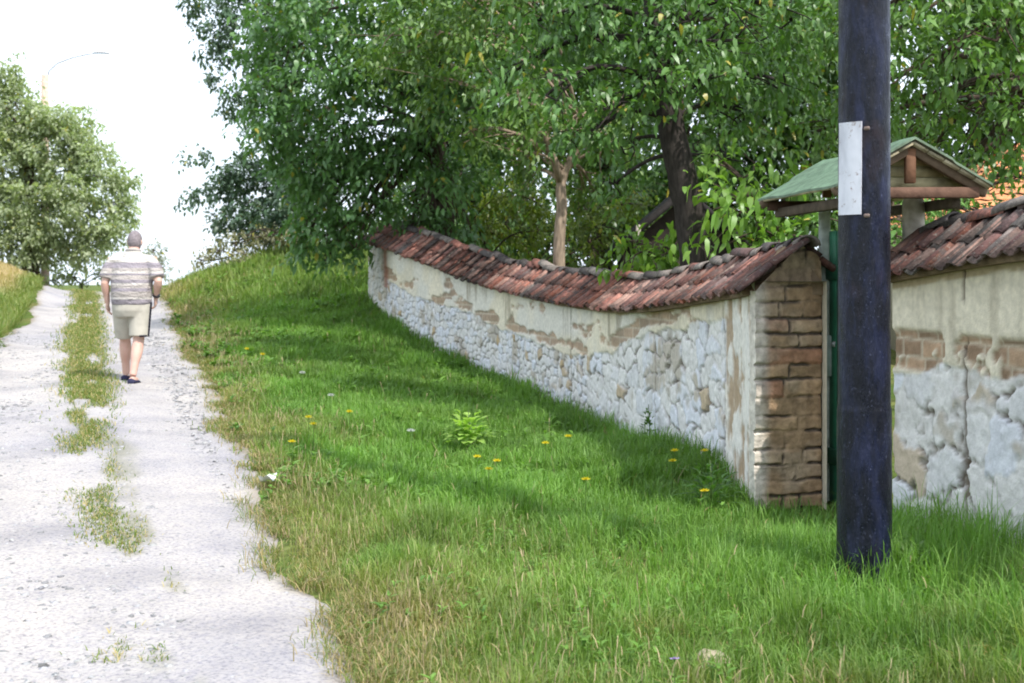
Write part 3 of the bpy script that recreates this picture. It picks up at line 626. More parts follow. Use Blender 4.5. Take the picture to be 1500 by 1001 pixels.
for t, first in ((.07, True), (Lr-.07, False)):
    b = MB(); e0 = roofpt(t, 1, .44, .30); e1 = roofpt(t, -1, .44, .29); dd = (e1-e0); b.bbox((e0+e1)/2+A(0, 0, .01), (np.linalg.norm(dd)-.06, .06, .062), frame_along(dd), wood*(.9 if first else .6), b=.004); b.build('tie_beam', M['wood'], gt)
    b = MB(); b.bbox(roofpt(t, 1, 0, .13), (.058, .045, .2), None, A(.17, .085, .05), b=.005); b.build('king_post', M['wood'], gt)
    for sd in (1, -1):
        b = MB(); r0 = roofpt(t, sd, 0, .02); r1 = roofpt(t, sd, .46, .275); dd = r1-r0; b.bbox((r0+r1)/2-A(0, 0, .012), (np.linalg.norm(dd), .04, .05), frame_along(dd), A(.13, .09, .06), b=.004); b.build('rafter', M['wood'], gt)
b = MB()
for k in range(3):                                       # cream boarding behind the near gable
    dp = .09+.065*k; hw = .46*dp/.27; pz = roofpt(.16, 1, 0, dp); b.box(pz, (hw*2-.03, .014, .06), np.array([rl, ra, A(0, 0, 1)]), A(.46, .40, .24)*(.85+.3*random.random()))
b.build('gable_boards', M['wood'], gt)
for sd, wd in ((1, .42), (-1, .42)):                     # wall plates carrying the rafters
    b = MB(); b.bbox(roofpt(Lr/2+.06, sd, wd*.78, .335), (Lr-.2, .055, .06), frame_along(ra), A(.10, .075, .055), b=.005); b.build('wall_plate', M['wood'], gt)
b = MB(); pz = P(1339, 300, 7.86); b.tube([(pz[0], pz[1], -.1), (pz[0], pz[1], 1.0), (pz[0]-.005, pz[1], 1.97), (pz[0]-.005, pz[1], 2.04)], [.075, .072, .068, .045], 12, A(.42, .37, .31), wob=.02); b.build('post', M['wood'], gt, label='pale rounded post holding up the near gable', smooth=True)
b = MB(); pz = A(2.065, 8.46, 0); b.bbox(pz+A(0, 0, .95), (.065, .075, 2.05), None, A(.44, .48, .42), b=.008); b.build('post', M['wood'], gt, label='pale grey green post beside the brick pier')
# the door leaf, in line with the wall
h0, h1 = A(2.10, 8.43, 0), A(2.27, 7.74, 0); dd = (h1-h0)/np.linalg.norm(h1-h0); fr = np.array([dd, np.cross(A(0, 0, 1), dd), A(0, 0, 1)]); Ld = np.linalg.norm(h1-h0)
b = MB()
for k in range(7): b.bbox(h0+dd*(Ld*(k+.5)/7)+A(0, 0, .93), (Ld/7-.008, .03, 1.78), fr, A(.035, .17, .095)*(.85+.4*random.random()), b=.005)
for zz in (.35, 1.55): b.bbox(h0+dd*Ld/2+A(0, 0, zz)-fr[1]*.03, (Ld-.02, .03, .1), fr, A(.035, .16, .09), b=.005)
door = b.build('door', M['paintwork'], gt, label='dark green plank door')
b = MB(); nf = -fr[1] if fr[1][0] > 0 else fr[1]
b.bbox(A(2.068, 8.405, 1.0), (.115, .03, .27), None, A(.36, .42, .38), b=.006); b.build('lock_plate', M['paintwork'], door)
b = MB(); kp = A(2.10, 8.39, 1.08); nf = A(0, -1, 0); b.tube([kp, kp+nf*.03, kp+nf*.05], [.01, .01, .02], 10, A(.5, .5, .5)); b.build('handle', M['paintwork'], door, smooth=True)

# ------------------------------------------------------------------ tarred utility pole
po = A(1.706, 6.2, gz1(1.706, 6.2)); pl = thing('utility_pole', 'thick tarred blue black pole standing in the grass before the gate', 'pole', po)
b = MB(); nz = 260; zz = np.concatenate([np.linspace(-.3, 2.8, 220), np.linspace(2.9, 8, 40)]); th = np.arange(56)/56*2*np.pi
ZZ, TH = np.meshgrid(zz, th, indexing='ij')
R = .1215+.0035*sst(3, 0, ZZ)+.0045*sst(.893, .85, ZZ)+.004*np.exp(-((ZZ-.885)/.014)**2)+.003*sst(.4, 0, ZZ)
R = R+.0022*(fbm(TH*9, ZZ*3.0, 4, 4)-.5)+.003*(fbm(TH*3, ZZ*14, 8, 3)-.5); R[:, -1] = R[:, 0]
G = np.stack([po[0]+R*np.cos(TH), po[1]+R*np.sin(TH), po[2]+ZZ], -1); G = np.concatenate([G, G[:, :1]], 1); b.grid(G)
m, nt, p = base_mat('bitumen_paint')
n1 = noise(nt, 9, 7, rough=.65, sxyz=(1.2, 1.2, .32)); n2 = noise(nt, 75, 5, rough=.7)
c = ramp(nt, n1, [(.30, (.002, .0024, .005)), (.48, (.004, .005, .012)), (.6, (.010, .013, .034)), (.72, (.018, .022, .055))])
sp = ramp(nt, n2, [(.60, (0, 0, 0)), (.78, (.10, .11, .17))])
c = mixc(nt, 1.0, c, sp, 'ADD')
n3 = ramp(nt, noise(nt, 3.2, 6, sxyz=(1, 1, .5)), [(.56, (0, 0, 0)), (.7, (.6, .6, .6))]); c = mixc(nt, n3, c, (.026, .011, .010))
nt.links.new(c, p.inputs['Base Color'])
nt.links.new(ramp(nt, noise(nt, 30, 6, sxyz=(1, 1, .4)), [(.35, (.2,)*3), (.65, (.55,)*3)]), p.inputs['Roughness']); p.inputs['Specular IOR Level'].default_value = .26
bump(nt, p, noise(nt, 26, 8, rough=.7, sxyz=(1, 1, .3)), .9, .012)
b.build('shaft', m, pl, smooth=True)
b = MB(); b.tube([po+A(0, 0, 8.0), po+A(0, 0, 8.02), po+A(0, 0, 8.08)], [.145, .145, .03], 24, A(.1, .1, .12)); b.build('cap', M['paintwork'], pl, smooth=True)
an = math.radians(46); out = A(-math.sin(an), -math.cos(an), 0); sd = A(math.cos(an), -math.sin(an), 0); zc = EYE+(HOR-247)/F*6.11
b = MB(); nu, nv_ = 10, 34; U_, V_ = np.meshgrid(np.linspace(-.5, .5, nu), np.linspace(-.5, .5, nv_), indexing='ij')
dep = .005*np.cos(U_*3)+.0025*(fbm(U_*3, V_*8, 2, 3)-.5)
Gp = (po*A(1, 1, 0))[None, None]+A(0, 0, zc)+out*(.1285+dep)[..., None]+sd*(U_*.122+.004*V_)[..., None]+A(0, 0, 1)*(V_*.442)[..., None]
b.grid(Gp); b.grid(Gp-out*.004)
for row in (Gp[:, 0], Gp[:, -1], Gp[0], Gp[-1]): b.grid(np.stack([row, row-out*.004], 1))
m, nt, p = base_mat('white_enamel_plate')
c = ramp(nt, noise(nt, 14, 6, sxyz=(1, 1, .35)), [(.32, (.42, .42, .47)), (.6, (.60, .60, .66))]); rs = ramp(nt, noise(nt, 17, 8, rough=.75), [(.57, (0, 0, 0)), (.64, (.9, .9, .9))])
nt.links.new(mixc(nt, rs, c, (.20, .13, .11)), p.inputs['Base Color']); p.inputs['Roughness'].default_value = .5
b.build('plate', m, pl, label='narrow white enamel plate with rusty chips')
for zz, s_ in ((zc+.185, 1), (zc-.228, 1)):
    b = MB(); bp = po*A(1, 1, 0)+A(0, 0, zz)+out*.118+sd*.082
    o2 = A(-math.sin(an-.7), -math.cos(an-.7), 0); b.bbox(bp+o2*.006, (.030, .010, .018), np.array([sd, out, A(0, 0, 1)]), A(.16, .11, .09), b=.003); b.build('bracket', M['paintwork'], pl)

# ------------------------------------------------------------------ trees
def leaves(b, p, d, n, L, W, col, droop=.22):
    d = d/(np.linalg.norm(d, axis=1)[:, None]+1e-9); s = np.cross(d, n); s /= np.linalg.norm(s, axis=1)[:, None]+1e-9; n = np.cross(s, d)
    L = L[:, None]; W = W[:, None]; dn = A(0, 0, -1)*L
    m1 = p+d*L*.3+n*L*.04; m2 = p+d*L*.66+dn*droop*.4; tp = p+d*L+dn*droop; f = n*W*.16
    V = np.stack([p, m1-s*W*.46+f, m1+s*W*.46+f, m2-s*W*.42+f, m2+s*W*.42+f, tp], 1); i = (np.arange(len(p))*6)[:, None, None]
    b.add(V.reshape(-1, 3), [(np.array([[0, 2, 1], [3, 4, 5]])[None]+i).reshape(-1, 3), (np.array([[1, 2, 4, 3]])[None]+i).reshape(-1, 4)], np.repeat(col, 6, 0))
def rdir(n): v = rng.normal(0, 1, (n, 3)); return v/np.linalg.norm(v, axis=1)[:, None]
def crown(b, blobs, leaf, width, col, col2, per=15, dens=1.0, droop=.22, hang=.35, sparse=0.0, shell=.45, tight=1.0):
    """blobs: (x, y, z, rx, ry, rz); returns twig tips"""
    tips = []
    for bl in blobs:
        c = A(*bl[:3]); r = A(*bl[3:6]); area = (r[0]*r[1]+r[1]*r[2]+r[0]*r[2])
        ncl = max(6, int(dens*area*26*(.13/leaf)**1.2))
        dv = rdir(ncl); rad = rng.random(ncl)**shell; lump = .72+.55*fbm(dv[:, 0]*2.2+bl[0]*3, dv[:, 2]*2.2+dv[:, 1]*1.4+bl[1], 5, 2)
        cl = c+dv*(rad*lump)[:, None]*r
        if sparse: cl = cl[fbm(cl[:, 0]*1.3, cl[:, 2]*1.3+cl[:, 1]*.6, 9, 3) > sparse]
        ncl = len(cl); tips.append(cl)
        od = dv[:ncl]*.7+rng.normal(0, .5, (ncl, 3)); od[:, 2] -= hang*.5; od /= np.linalg.norm(od, axis=1)[:, None]
        tone = rng.random(ncl)
        k = rng.integers(int(per*.6), int(per*1.4), ncl); ix = np.repeat(np.arange(ncl), k); n = len(ix); t = rng.random(n)
        sp = leaf*2.3*tight
        pos = cl[ix]+od[ix]*((t-.4)*sp*1.5)[:, None]+rng.normal(0, .26*sp, (n, 3))*A(1, 1, .7)
        ld = od[ix]*.6+rdir(n)*.8; ld[:, 2] -= hang*(.1+1.6*rng.random(ncl)[ix])
        nr = rdir(n)*.6+A(0, 0, 1.0)
        cc = col*(.62+.5*tone[ix]+.32*rng.random(n))[:, None]; mixk = (rng.random(n)*.7+tone[ix]*.3)[:, None]; cc = cc*(1-mixk*.45)+col2*mixk*.45
        yl = rng.random(n) < .012; cc[yl] = A(.34, .30, .05)
        leaves(b, pos, ld, nr, leaf*(.5+.7*rng.random(n))*(.75+.45*rng.random(ncl)[ix]), width*(.7+.5*rng.random(n)), cc, droop)
    return tips
def curve(a, c, bend, n=7):
    t = np.linspace(0, 1, n)[:, None]; return a*(1-t)+c*t+np.sin(t*math.pi)*bend
def tree(name, label, cat, trunk, r0, r1, blobs, forks=(), leaf=.13, width=.062, col=(.045, .095, .02), col2=(.09, .14, .02), group=None, bark=(.09, .065, .05), mat='leaf', limbs=True, lw=1.0, **kw):
    trunk = np.array(trunk, float); base = trunk[0].copy(); base[2] = gz1(base[0], base[1]); rt = thing(name, label, cat, base, group)
    tb = MB(); tt = np.linspace(0, 1, len(trunk)); ts = np.linspace(0, 1, 22); pts = np.stack([np.interp(ts, tt, trunk[:, k]) for k in range(3)], 1)
    kk = np.array([.25, .5, .25]); 
    for _ in range(3): pts[1:-1] = .25*pts[:-2]+.5*pts[1:-1]+.25*pts[2:]
    rad = r0+(r1-r0)*ts; rad = rad*(1+.35*np.exp(-ts/.05)); tb.tube(pts, rad, 14, A(*bark), wob=.05)
    for fk in forks: tb.tube([P(*t) for t in fk], np.linspace(r0*.7, r0*.3, len(fk)), 9, A(*bark), wob=.06)
    lb = MB(); tips = crown(lb, blobs, leaf, width, A(*col), A(*col2), **kw)
    if limbs:
        for bl, tp in zip(blobs, tips):
            c = A(*bl[:3]); d2 = np.linalg.norm(pts-c, axis=1)+np.where(pts[:, 2] > c[2]+.3, 2, 0)+np.where(ts < .45, 3, 0); k = int(np.argmin(d2)); st = pts[k]
            L = np.linalg.norm(c-st); rb0 = min(rad[k]*.6, (.012+.02*L)*lw); pth = curve(st, c, A(0, 0, .12*L)+rng.normal(0, .06*L, 3)); tb.tube(pth, np.linspace(rb0, min(rb0, .014*lw), 7), 7, A(*bark), wob=.05)
            if len(tp):
                for j in rng.choice(len(tp), min(len(tp), 7), replace=False):
                    s0 = pth[rng.integers(3, 7)]; tb.tube(curve(s0, tp[j], rng.normal(0, .05, 3), 4), np.linspace(.012*lw, .004, 4), 5, A(*bark))
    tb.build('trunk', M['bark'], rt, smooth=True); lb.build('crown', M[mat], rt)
    return rt
def BL(*rows, sq=1.0): return [(*P(px, py, Y), r, r*.9, r*.85*sq) for px, py, Y, r in rows]
def stem(px, Y, top): x = (px-750)/F*Y; return [(x, Y, gz1(x, Y)-.1)]+[tuple(P(*t)) for t in top]

tree('broadleaf_tree', 'large spreading green tree overhanging the far stretch of the wall', 'tree', stem(640, 20.8, [(650, 300, 20.8), (630, 180, 20.6), (655, 60, 20.4), (640, -60, 20.2)]), .24, .10,
     BL((520, 110, 19.6, 1.15), (420, 180, 20.4, .85), (470, 265, 20.6, .8), (605, 60, 19.2, 1.25), (500, 335, 20.4, .42), (455, 350, 21.0, .36), (555, 290, 20.2, .5), (700, 150, 19.2, 1.0), (780, 60, 18.6, 1.2), (640, -60, 19.4, 1.4), (490, -10, 20, 1.2),
        (600, 200, 20.0, .8), (560, 240, 20.6, .7), (680, 250, 21, .6), (400, 90, 21, .8), (750, 190, 19.6, .7), (510, 200, 20, .8), (430, 30, 21, .9), (610, 300, 21.2, .5), (700, 20, 19, 1.1), (520, 365, 20.3, .22), (475, 385, 20.8, .2), (440, 372, 21.2, .16), (640, 320, 20.3, .5), (690, 335, 20.2, .3), (600, 330, 20.4, .3), (650, 260, 19.8, .5), (480, 345, 20.5, .4), (520, 325, 20.3, .42), (455, 315, 20.9, .45), (440, 240, 20.6, .6), (385, 150, 21, .5)),
     leaf=.135, width=.066, col=(0.099, 0.206, 0.070), col2=(0.143, 0.222, 0.065), dens=1.55, tight=.9)
tree('fruit_tree', 'leaning dark trunked tree close behind the wall beside the gate', 'tree', stem(1032, 12.6, [(1022, 400, 12.6), (1014, 330, 12.6), (997, 250, 12.5), (982, 180, 12.45), (966, 100, 12.5), (955, 0, 12.6), (950, -80, 12.8)]), .18, .08,
     BL((860, 60, 12.3, .62), (950, 40, 12.2, .65), (1075, 60, 12.4, .62), (800, 140, 12.0, .46), (890, 160, 11.9, .48), (1150, 120, 12.5, .5), (1010, -70, 12.3, .7), (1090, 165, 12.9, .42), (745, 110, 12.8, .45), (870, -60, 12, .7), (950, 120, 11.8, .45), (840, 215, 12.2, .32), (1160, 30, 12.3, .6), (790, 30, 12.4, .5), (910, 215, 12.8, .25), (1035, 115, 11.9, .34), (985, 80, 11.7, .34), (1010, 30, 11.7, .4), (1060, 230, 12.9, .3), (900, 270, 12.8, .2)),
     leaf=.105, width=.046, col=(0.084, 0.184, 0.046), col2=(0.133, 0.202, 0.048), bark=(.048, .040, .036), hang=.6)
tree('broadleaf_tree', 'tall tree added to shade the verge hidden behind the crown of the leaning tree', 'tree', stem(1018, 17.6, [(1010, 300, 17.6), (995, 200, 17.6), (975, 60, 17.6), (960, -150, 17.6)]), .12, .06,  # mostly out of view, added for the shade it throws on the verge
     BL((1000, 60, 17.6, 1.3), (880, 20, 17.4, 1.2), (1120, 40, 17.8, 1.2), (960, -120, 17.4, 1.4), (1080, -140, 17.8, 1.3), (820, -110, 17.6, 1.2), (900, 120, 18, .9), (1090, 150, 18, .9), (1200, -60, 17.6, 1.2), (760, -20, 17.8, 1.0), (1010, 190, 18.2, .6), (970, -260, 17.6, 1.2)),
     leaf=.125, width=.06, col=(0.077, 0.172, 0.046), col2=(0.123, 0.185, 0.044))
tree('fruit_tree', 'slender pale barked tree forking behind the middle of the wall', 'tree', stem(822, 16.6, [(817, 340, 16.6), (825, 305, 16.6), (819, 270, 16.6), (832, 240, 16.6), (848, 215, 16.6), (846, 170, 16.6)]), .085, .04,
     BL((850, 190, 17, .6), (790, 200, 17, .55), (905, 230, 17.2, .5), (740, 210, 17.4, .5), (870, 280, 17.6, .35), (910, 170, 17.2, .6), (770, 260, 17.6, .35), (800, 190, 16.1, .26), (880, 195, 16.2, .26), (842, 170, 16, .28), (770, 225, 16.2, .2), (700, 50, 15.2, .8), (640, 110, 16, .8), (590, 40, 16.2, .8), (760, 140, 14.8, .55), (690, 190, 16.4, .4), (760, -40, 15, .9), (640, -50, 15.8, .9)),  # the nearer overhanging blobs are added to cast shade on the verge
     leaf=.105, width=.05, col=(0.096, 0.184, 0.042), col2=(0.152, 0.194, 0.039), bark=(.27, .205, .15), forks=[[(821, 268, 16.6), (812, 235, 16.5), (800, 205, 16.4), (795, 160, 16.3)], [(835, 238, 16.6), (860, 222, 16.7), (880, 190, 16.8)]])
tree('broadleaf_tree', 'bright leafy tree rising behind the gate roof and pole', 'tree', stem(1580, 11.8, [(1570, 200, 11.8), (1545, 60, 11.6), (1500, -80, 11.5)]), .10, .05,
     BL((1380, 80, 11, .6), (1460, 60, 10.8, .6), (1335, 150, 11.5, .42), (1430, 165, 11.2, .38), (1490, 165, 11, .36), (1400, -50, 11, .7), (1235, 50, 12, .6), (1190, 195, 12.6, .42), (1320, 40, 11.5, .55), (1540, 60, 11, .6), (1500, -40, 11, .6), (1370, 210, 12, .3), (1250, 150, 12.4, .45), (1300, -50, 11.6, .6), (1430, 228, 12.2, .28), (1480, 235, 12, .22), (1395, 262, 12.4, .2), (1230, 250, 12.8, .3)),
     leaf=.10, width=.044, col=(0.100, 0.208, 0.046), col2=(0.180, 0.238, 0.058), hang=.5)
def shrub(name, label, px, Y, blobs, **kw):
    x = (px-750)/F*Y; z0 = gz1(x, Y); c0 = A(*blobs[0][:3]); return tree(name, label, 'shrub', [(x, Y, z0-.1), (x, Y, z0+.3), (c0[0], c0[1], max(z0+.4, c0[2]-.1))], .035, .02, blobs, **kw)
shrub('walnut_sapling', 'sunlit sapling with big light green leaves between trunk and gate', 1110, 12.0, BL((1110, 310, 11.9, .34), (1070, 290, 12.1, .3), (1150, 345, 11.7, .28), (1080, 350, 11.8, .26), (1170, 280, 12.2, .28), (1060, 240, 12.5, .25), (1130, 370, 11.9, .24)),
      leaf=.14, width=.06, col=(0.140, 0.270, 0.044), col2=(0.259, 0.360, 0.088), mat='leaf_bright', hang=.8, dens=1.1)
shrub('walnut_sapling', 'low sapling with light green leaves left of the leaning trunk', 965, 12.9, BL((985, 365, 12.8, .2), (945, 378, 12.9, .2), (1000, 340, 13.2, .18), (915, 355, 13.4, .16)), leaf=.13, width=.06, col=(0.119, 0.230, 0.039), col2=(0.216, 0.300, 0.055), mat='leaf_bright', hang=.7, dens=.8)
shrub('garden_bush', 'bush behind the wall left of the pale trunk painted backlit yellow green', 740, 21.5, BL((690, 300, 21.5, .6), (760, 290, 21, .6), (720, 340, 21.5, .5), (790, 340, 20.6, .5)), leaf=.11, width=.05, col=(0.146, 0.203, 0.039), col2=(0.238, 0.240, 0.039), mat='leaf_bright', dens=1.2)  # yellow leaf colour stands in for light shining through the bush
shrub('garden_bush', 'bush behind the wall right of the pale trunk painted backlit yellow green', 890, 18.8, BL((880, 330, 18.6, .55), (860, 360, 18.4, .4), (930, 300, 19.5, .5), (850, 290, 19, .4)), leaf=.10, width=.046, col=(0.140, 0.200, 0.044), col2=(0.238, 0.260, 0.066), mat='leaf_bright', dens=1.2)  # backlight put into the leaf colour as yellow
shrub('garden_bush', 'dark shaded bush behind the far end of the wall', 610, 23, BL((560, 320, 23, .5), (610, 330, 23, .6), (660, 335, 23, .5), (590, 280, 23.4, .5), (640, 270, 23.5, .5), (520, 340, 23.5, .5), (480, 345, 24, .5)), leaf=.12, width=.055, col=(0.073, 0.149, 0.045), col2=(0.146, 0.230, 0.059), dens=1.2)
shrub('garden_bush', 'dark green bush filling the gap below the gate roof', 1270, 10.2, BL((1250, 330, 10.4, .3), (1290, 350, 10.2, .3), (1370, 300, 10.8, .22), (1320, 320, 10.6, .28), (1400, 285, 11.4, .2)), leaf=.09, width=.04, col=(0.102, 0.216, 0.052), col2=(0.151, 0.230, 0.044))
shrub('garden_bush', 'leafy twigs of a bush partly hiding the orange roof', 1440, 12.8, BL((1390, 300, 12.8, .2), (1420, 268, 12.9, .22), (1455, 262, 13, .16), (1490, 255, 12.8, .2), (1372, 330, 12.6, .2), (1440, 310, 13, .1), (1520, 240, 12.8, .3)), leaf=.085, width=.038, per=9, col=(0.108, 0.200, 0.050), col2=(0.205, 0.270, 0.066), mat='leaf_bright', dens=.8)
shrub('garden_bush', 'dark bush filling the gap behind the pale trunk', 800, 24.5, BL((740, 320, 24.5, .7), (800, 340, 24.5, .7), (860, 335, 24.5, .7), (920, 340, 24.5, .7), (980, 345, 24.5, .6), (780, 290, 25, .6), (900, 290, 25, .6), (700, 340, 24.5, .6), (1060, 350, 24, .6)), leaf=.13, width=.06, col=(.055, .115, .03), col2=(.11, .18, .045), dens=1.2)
bgk = dict(leaf=.19, width=.095, dens=1.0, limbs=True, col=(0.080, 0.162, 0.048), col2=(0.160, 0.243, 0.059), group='dense trees at the back of the garden')
for k, (px, Y, lab) in enumerate(((700, 29, 'dense tree at the back of the garden behind the large spreading tree'), (880, 27, 'dense tree at the back of the garden above the pale trunk'), (1060, 25, 'dense tree at the back of the garden behind the leaning trunk'),
                                  (1240, 24, 'dense tree at the back of the garden directly behind the pole'), (1430, 26, 'dense tree at the back of the garden above the orange roof'), (1600, 24, 'rightmost dense tree at the back of the garden'))):
    rows = [(px+random.uniform(-90, 90), py, Y+random.uniform(-1, 1), r) for py, r in ((-90, 1.7), (10, 1.7), (90, 1.6), (170, 1.5), (250, 1.3), (320, 1.1), (355, .8), (60, 1.5), (200, 1.4), (300, 1.2))]
    rows += [(px-70, 330, Y, .9), (px+70, 335, Y, .9), (px, 270, Y, 1.2)]
    tree('background_tree', lab, 'tree', stem(px, Y, [(px, 250, Y), (px+10, 60, Y), (px, -60, Y)]), .2, .1, BL(*rows), **bgk)
tree('backlit_tree', 'tall tree against the sky left of the wall painted in dark purplish backlit tones', 'tree', stem(432, 30, [(430, 280, 30), (420, 160, 30), (400, 60, 30), (390, -40, 30)]), .2, .08,  # dark purplish leaf colour imitates foliage seen against the light
     BL((330, 20, 30, .75), (275, 5, 30, .38), (320, 70, 30, .55), (312, 115, 30, .3), (345, 150, 30, .5), (405, 80, 30, 1.1), (365, 245, 30, .6), (305, 225, 30, .2), (285, 290, 30, .32), (345, 290, 30, .6), (410, 290, 30, .75), (445, 170, 29, 1.0), (430, 10, 30, 1.2), (470, 260, 28.5, .9), (380, 335, 29.5, .6), (330, 330, 30, .4), (375, 190, 30, .35), (275, 235, 30, .15), (360, -40, 30, .9), (340, 255, 29.6, .45), (395, 262, 29.6, .4), (430, 330, 29, .6), (455, 300, 28, .7), (425, 262, 29, .45), (400, 320, 28.8, .6), (350, 320, 29.5, .5), (320, 270, 30, .35)),
     leaf=.125, width=.066, col=(.070, .135, .075), col2=(.13, .14, .12), dens=2.0, sparse=.12, tight=.9, limbs=False)
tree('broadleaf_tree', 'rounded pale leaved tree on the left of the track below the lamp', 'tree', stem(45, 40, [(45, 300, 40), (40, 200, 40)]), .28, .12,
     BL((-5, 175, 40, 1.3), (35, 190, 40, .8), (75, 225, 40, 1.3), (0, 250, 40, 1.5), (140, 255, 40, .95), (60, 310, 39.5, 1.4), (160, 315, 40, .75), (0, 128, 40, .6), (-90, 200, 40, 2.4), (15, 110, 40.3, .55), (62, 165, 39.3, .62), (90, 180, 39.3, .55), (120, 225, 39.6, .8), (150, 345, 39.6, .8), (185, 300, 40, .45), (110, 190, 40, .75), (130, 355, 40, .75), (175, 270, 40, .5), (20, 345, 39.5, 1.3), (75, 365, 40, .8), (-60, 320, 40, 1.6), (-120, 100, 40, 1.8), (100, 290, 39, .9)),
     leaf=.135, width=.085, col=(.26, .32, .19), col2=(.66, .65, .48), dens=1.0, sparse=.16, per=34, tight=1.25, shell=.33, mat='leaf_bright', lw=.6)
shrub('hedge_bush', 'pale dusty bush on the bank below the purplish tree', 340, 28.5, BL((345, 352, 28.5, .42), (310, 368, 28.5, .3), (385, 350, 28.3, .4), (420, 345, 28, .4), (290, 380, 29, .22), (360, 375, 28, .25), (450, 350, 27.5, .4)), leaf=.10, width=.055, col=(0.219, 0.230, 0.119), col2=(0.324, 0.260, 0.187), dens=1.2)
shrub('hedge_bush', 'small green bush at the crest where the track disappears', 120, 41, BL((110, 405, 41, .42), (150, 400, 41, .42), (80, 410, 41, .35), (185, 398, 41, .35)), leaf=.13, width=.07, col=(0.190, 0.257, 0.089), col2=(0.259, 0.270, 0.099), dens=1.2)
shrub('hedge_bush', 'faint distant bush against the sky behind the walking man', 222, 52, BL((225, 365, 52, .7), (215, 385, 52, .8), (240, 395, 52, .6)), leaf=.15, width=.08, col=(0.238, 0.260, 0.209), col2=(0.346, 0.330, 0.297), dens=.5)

# ------------------------------------------------------------------ house and shed glimpsed through the leaves
hs = thing('house', 'low house with bright orange tiled hip roof behind the right wall', 'house', (7.6, 18.2, .3))
b = MB(); b.box((7.9, 18.4, 1.25), (4.6, 3.6, 2.2), None, A(.55, .47, .36)); hw = b.build('wall', M['wallface'], hs)
b = MB(); hz0, hz1 = 2.15, 3.45; cx0, cx1, cy0, cy1 = 5.3, 10.5, 16.3, 20.5; rx0, rx1, rcy = 7.3, 8.6, 18.4
def slope(b, e0, e1, r0, r1, nrow=14):
    for k in range(nrow):
        t0, t1 = k/nrow, (k+1)/nrow; a, c = e0+(r0-e0)*t0, e1+(r1-e1)*t0; a2, c2 = e0+(r0-e0)*t1, e1+(r1-e1)*t1; nc = max(2, int(np.linalg.norm(c-a)/.1)); u = np.linspace(0, 1, nc)[:, None]
        l0 = a*(1-u)+c*u+A(0, 0, 1)*(.03+.02*np.abs(np.sin(np.arange(nc)*1.57)))[:, None]; l1 = a2*(1-u)+c2*u+A(0, 0, 1)*(.012+.02*np.abs(np.sin(np.arange(nc)*1.57)))[:, None]
        b.grid(np.stack([l0, l1], 1), A(.62, .25, .11)*(.85+.3*random.random()))
E = [A(cx0, cy0, hz0), A(cx1, cy0, hz0), A(cx1, cy1, hz0), A(cx0, cy1, hz0)]; R0, R1 = A(rx0, rcy, hz1), A(rx1, rcy, hz1)
slope(b, E[0], E[1], R0, R1); slope(b, E[2], E[3], R1, R0); slope(b, E[3], E[0], R0, R0); slope(b, E[1], E[2], R1, R1)
b.add(np.array(E)-A(0, 0, .02), [[[0, 3, 2, 1]]], A(.3, .22, .15)); b.build('roof', M['tile'], hs)
b = MB(); b.box((6.6, 16.585, 1.25), (.8, .05, .9), None, A(.12, .13, .15)); wn = b.build('window', M['paintwork'], hs)
b = MB()
for dx, dz, sx, sz in ((0, .48, .92, .07), (0, -.48, .92, .07), (-.43, 0, .07, .9), (.43, 0, .07, .9), (0, 0, .05, .9)): b.box((6.6+dx, 16.56, 1.25+dz), (sx, .06, sz), None, A(.6, .58, .5))
b.build('frame', M['paintwork'], wn)
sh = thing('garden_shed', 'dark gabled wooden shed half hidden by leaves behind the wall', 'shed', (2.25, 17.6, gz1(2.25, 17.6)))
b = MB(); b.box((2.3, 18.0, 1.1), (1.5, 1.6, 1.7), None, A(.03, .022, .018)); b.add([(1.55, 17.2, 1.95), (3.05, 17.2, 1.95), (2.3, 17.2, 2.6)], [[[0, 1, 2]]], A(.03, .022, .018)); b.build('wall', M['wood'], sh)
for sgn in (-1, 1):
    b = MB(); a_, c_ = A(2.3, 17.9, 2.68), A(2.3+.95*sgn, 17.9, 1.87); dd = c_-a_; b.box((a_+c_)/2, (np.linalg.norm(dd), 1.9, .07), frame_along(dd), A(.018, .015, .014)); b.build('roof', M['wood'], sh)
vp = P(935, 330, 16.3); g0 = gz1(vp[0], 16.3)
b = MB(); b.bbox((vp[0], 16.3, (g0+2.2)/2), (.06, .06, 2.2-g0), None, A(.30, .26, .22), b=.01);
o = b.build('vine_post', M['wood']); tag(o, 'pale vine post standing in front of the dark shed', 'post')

# ------------------------------------------------------------------ far street lamp
lp = P(66, 110, 43); g0 = gz1(lp[0], lp[1]); sl_ = thing('street_lamp', 'street lamp post with curved arm above the left tree', 'street lamp', (lp[0], lp[1], g0))
b = MB(); b.tube([(lp[0], lp[1], g0-.3), (lp[0], lp[1], g0+4), (lp[0], lp[1], lp[2])], [.15, .14, .125], 12, A(.52, .38, .31)); b.build('post', M['wood'], sl_, smooth=True)
b = MB(); b.tube([P(70, 112, 43), P(72, 104, 43), P(84, 93, 43), P(105, 85, 43), P(126, 80, 43), P(140, 78, 43)], .026, 8, A(.42, .42, .48)); b.build('arm', M['paintwork'], sl_, smooth=True)
b = MB(); c = P(148, 78, 43); b.tube([c-A(.26, 0, .0), c-A(.1, 0, -.03), c+A(.15, 0, .02), c+A(.28, 0, -.02)], [.03, .05, .05, .03], 10, A(.5, .5, .55)); b.build('lamp_head', M['paintwork'], sl_, smooth=True)

